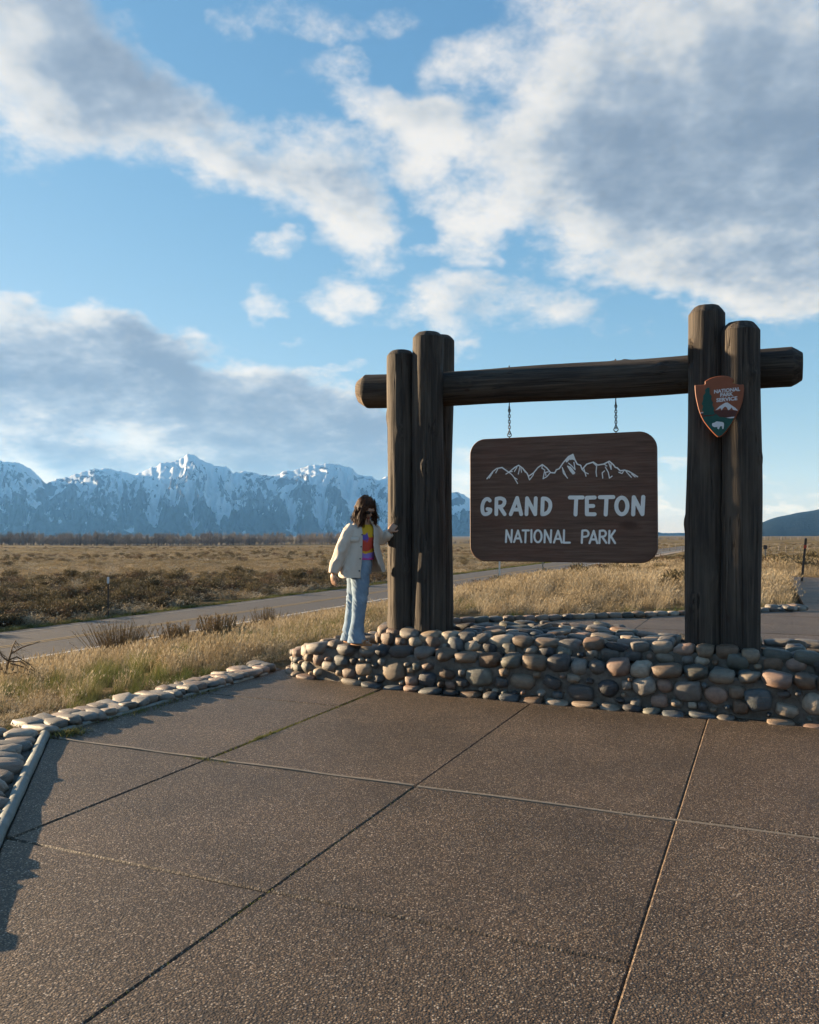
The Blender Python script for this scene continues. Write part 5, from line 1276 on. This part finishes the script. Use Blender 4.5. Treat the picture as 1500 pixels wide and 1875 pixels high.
    for lev, (z, a, bb, pr, pl_, c) in enumerate(prof):
        fl = max(0, (1.06 - z) / .40)
        for k in range(seg + 1):
            q = pr + (2 * math.pi - pr - pl_) * k / seg                                # from her right front edge round the back to her left front edge
            e = max(0, math.cos((q - (2 * math.pi - .95)) * .75)) ** 2 if q > math.pi else 0
            rr = 1 + .38 * fl * e + .035 * fl * math.sin(q * 5 + z * 4)
            p = Vector((c[0], c[1], 0)) + (RT * (a * math.sin(q)) + FT * (bb * math.cos(q))) * rr
            zz = z + (.055 * fl * e + .03 * fl * max(0, -math.cos(q)) if z < 1 else 0)
            vs.append((p.x, p.y, zz))
    W1 = seg + 1; nl = len(prof)
    th = .0125; inner = []
    for i, p in enumerate(vs):
        lev, k = divmod(i, W1); c = prof[lev][5]; d = Vector((p[0] - c[0], p[1] - c[1], 0)); L = d.length; inner.append(tuple(Vector((c[0], c[1], p[2])) + d * ((L - th) / L)))
    N = len(vs); allv = vs + inner
    for l in range(nl - 1):
        for k in range(seg):
            a0 = l * W1 + k; fs.append((a0, a0 + 1, a0 + 1 + W1, a0 + W1)); fs.append((N + a0, N + a0 + W1, N + a0 + 1 + W1, N + a0 + 1))
        for k in (0, seg): a0 = l * W1 + k; f_ = (a0, a0 + W1, N + a0 + W1, N + a0); fs.append(f_ if k == 0 else f_[::-1])
    for k in range(seg):
        a0 = k; fs.append((a0, N + a0, N + a0 + 1, a0 + 1)); a0 = (nl - 1) * W1 + k; fs.append((a0, a0 + 1, N + a0 + 1, N + a0))
    mb = MB(); mb.add(allv, fs)
    def sleeve(pts, rads, open_in):
        mb.tube(pts, rads, 20)
    sleeve([RT * .118 + Vector((.058, 0, 1.168)), RT * .150 + Vector((.045, 0, 1.125)), (-.118, -.122, 1.02), (-.160, -.128, .90), (-.205, -.125, .80), (-.224, -.132, .745), (-.229, -.135, .715)], [.066, .071, .068, .066, .065, .057, .047], True)
    sleeve([RT * -.118 + Vector((.058, 0, 1.163)), RT * -.15 + Vector((.06, 0, 1.125)), (.215, .175, 1.055), (.245, .175, 1.048), (.292, .135, 1.078), (.326, .102, 1.105), (.338, .095, 1.120)], [.066, .072, .066, .062, .057, .052, .045], True)
    # collar
    cp = [Vector((.073, -.008, 0)) + RT * (.084 * math.sin(q)) + FT * (.078 * math.cos(q)) + Vector((0, 0, 1.240 - .03 * math.cos(q) ** 2 * (math.cos(q) > 0))) for q in np.linspace(.55, 2 * math.pi - .5, 16)]
    mb.tube(cp, [(.010, .022)] * 16, 8)
    def wj(p):
        w = .007 * mnoise.noise((p.x * 11, p.y * 11, p.z * 5)) + .003 * mnoise.noise((p.x * 30, p.y * 30, p.z * 12))
        if p.x < -.09: w += .011 * (.5 - abs(mnoise.noise((p.x * 6 + p.z * 5, p.y * 6, p.z * 9 - p.x * 12))) * 2.4)
        if p.x > .23 and p.z > 1.0: w += .008 * (.4 - abs(mnoise.noise((p.x * 22, p.y * 9, p.z * 9))) * 2)
        return w
    jk = remesh(mb, .0062, m, 'jacket', PERSON, 2, wj)
    # pocket flap, placket buttons
    bt = plain('dark_button', (.03, .025, .022), .4, .1, 10); 
    def on(z, q):
        zs_ = [p[0] for p in prof][::-1]; a = np.interp(z, zs_, [p[1] for p in prof][::-1]); bb = np.interp(z, zs_, [p[2] for p in prof][::-1]); cx = np.interp(z, zs_, [p[5][0] for p in prof][::-1])
        d = RT * (a * math.sin(q)) + FT * (bb * math.cos(q)); return Vector((cx, 0, z)) + d, d.normalized()
    for z in (1.10, .98, .86, .74):
        p, d = on(z, .52); mb = MB(); ell(mb, p + d * .004, (.007, .007, .007)); mb.build('button', bt, jk, smooth=True)
    mb = MB(); vs2 = []
    cols = 7
    for (z, lift) in ((1.075, .010), (1.073, .016), (1.035, .017), (1.028, .010)):
        for k in range(cols): p, d = on(z - (.008 if abs(k - 3) < 1 else 0) * (z < 1.05), .68 + .50 * k / (cols - 1)); vs2.append(p + d * lift)
    mb.add(vs2, [(r * cols + k, r * cols + k + 1, (r + 1) * cols + k + 1, (r + 1) * cols + k) for r in range(3) for k in range(cols - 1)]); mb.build('pocket_flap', m, jk, smooth=True)
    # hair: cap and long loose locks
    hm, nt, b = new_mat('brown_hair'); o = objc(nt); c = ramp(nt, noi(nt, vm(nt, 'MULTIPLY', o, (1, 1, .2)), 60, 3), [(.3, (.016, .008, .005)), (.55, (.060, .026, .013)), (.8, (.15, .066, .030))]); setc(nt, b, c); b.inputs['Roughness'].default_value = .62; b.inputs['Specular IOR Level'].default_value = .22
    hr = random.Random(8); mb = MB()
    ell(mb, hd(0, -.030, .034), (.080, .090, .086), HM); ell(mb, hd(0, -.050, -.02), (.074, .074, .078), HM); ell(mb, hd(0, .004, .062), (.066, .072, .052), HM)
    for k in range(60):                               # fringe swept from the parting to both temples
        sd = 1 if k % 2 else -1; a = hd(.012 * sd + hr.gauss(0, .006), .05 + hr.uniform(-.03, .015), .100 + hr.uniform(-.01, .008)); b2 = hd(.055 * sd, .074 + hr.uniform(-.02, .004), .050 + hr.uniform(-.012, .01)); c2 = hd(.086 * sd, .040 + hr.uniform(-.03, .012), -.02 + hr.uniform(-.02, .02)); e2 = c2 + Vector((hr.gauss(0, .006), hr.gauss(0, .006), -hr.uniform(.06, .12)))
        mb.tube([a, a.lerp(b2, .5) + HU * .010, b2, c2, e2], [(.004, .003), (.005, .003), (.005, .003), (.004, .003), (.001, .001)], 5)
    for k in range(560):
        an = hr.uniform(-2.40, 2.40) if k % 3 else hr.uniform(.6, 2.45)   # 0 = back of the head, + = her right
        sx, sy = math.sin(an), -math.cos(an); hz = hr.uniform(.0, .09)
        root = hd(sx * .084 * math.cos(hz * 8), sy * .094 * math.cos(hz * 8) - .022, .035 + hz * .85)
        side = HM @ Vector((sx, sy * .8, 0)); side.z = 0; side = side.normalized() if side.length else side
        lenz = hr.uniform(.14, .205) if abs(an) < 2.0 else hr.uniform(.10, .18)
        clump = round(an * 5) / 5; wv = clump * 9 + hr.uniform(-.5, .5)
        p1 = hd(sx * .091, sy * .098 - .016, .0 + hr.uniform(-.02, .03)) + side * hr.uniform(-.006, .008)
        end = p1 + Vector((0, 0, -lenz)) + side * (.020 + .022 * math.sin(clump * 7) + hr.uniform(-.012, .02)) + Vector((hr.gauss(0, .008), hr.gauss(0, .008), 0))
        if hr.random() < .05: end += Vector((hr.uniform(.02, .06), 0, hr.uniform(.0, .05)))
        pts = [root, root.lerp(p1, .55) + side * .010, p1]
        for j in range(1, 7): q = j / 6; pts.append(p1.lerp(end, q) + side * (.012 * math.sin(wv + q * 8)) + Vector((.008 * math.cos(wv + q * 7), .008 * math.sin(wv * 2 + q * 7), 0)))
        w = hr.uniform(.0025, .0055); mb.tube(pts, [(w * .7, w * .5), (w, w * .7), (w * 1.1, w * .7), (w * 1.1, w * .7), (w * 1.05, w * .65), (w, w * .6), (w * .8, w * .5), (w * .6, w * .4), (w * .1, w * .1)], 5)
    for k in range(34):
        a = hd(-.07, hr.uniform(-.03, .05), hr.uniform(-.05, .06)); e = a + Vector((hr.uniform(.03, .075), hr.uniform(-.02, .02), hr.uniform(-.12, .03)))
        mb.tube([a, a.lerp(e, .5) + Vector((.012, 0, .015)), e], [.0016, .0013, .0005], 4, cap=False)
    mb.build('hair', hm, PERSON, smooth=True)
person()
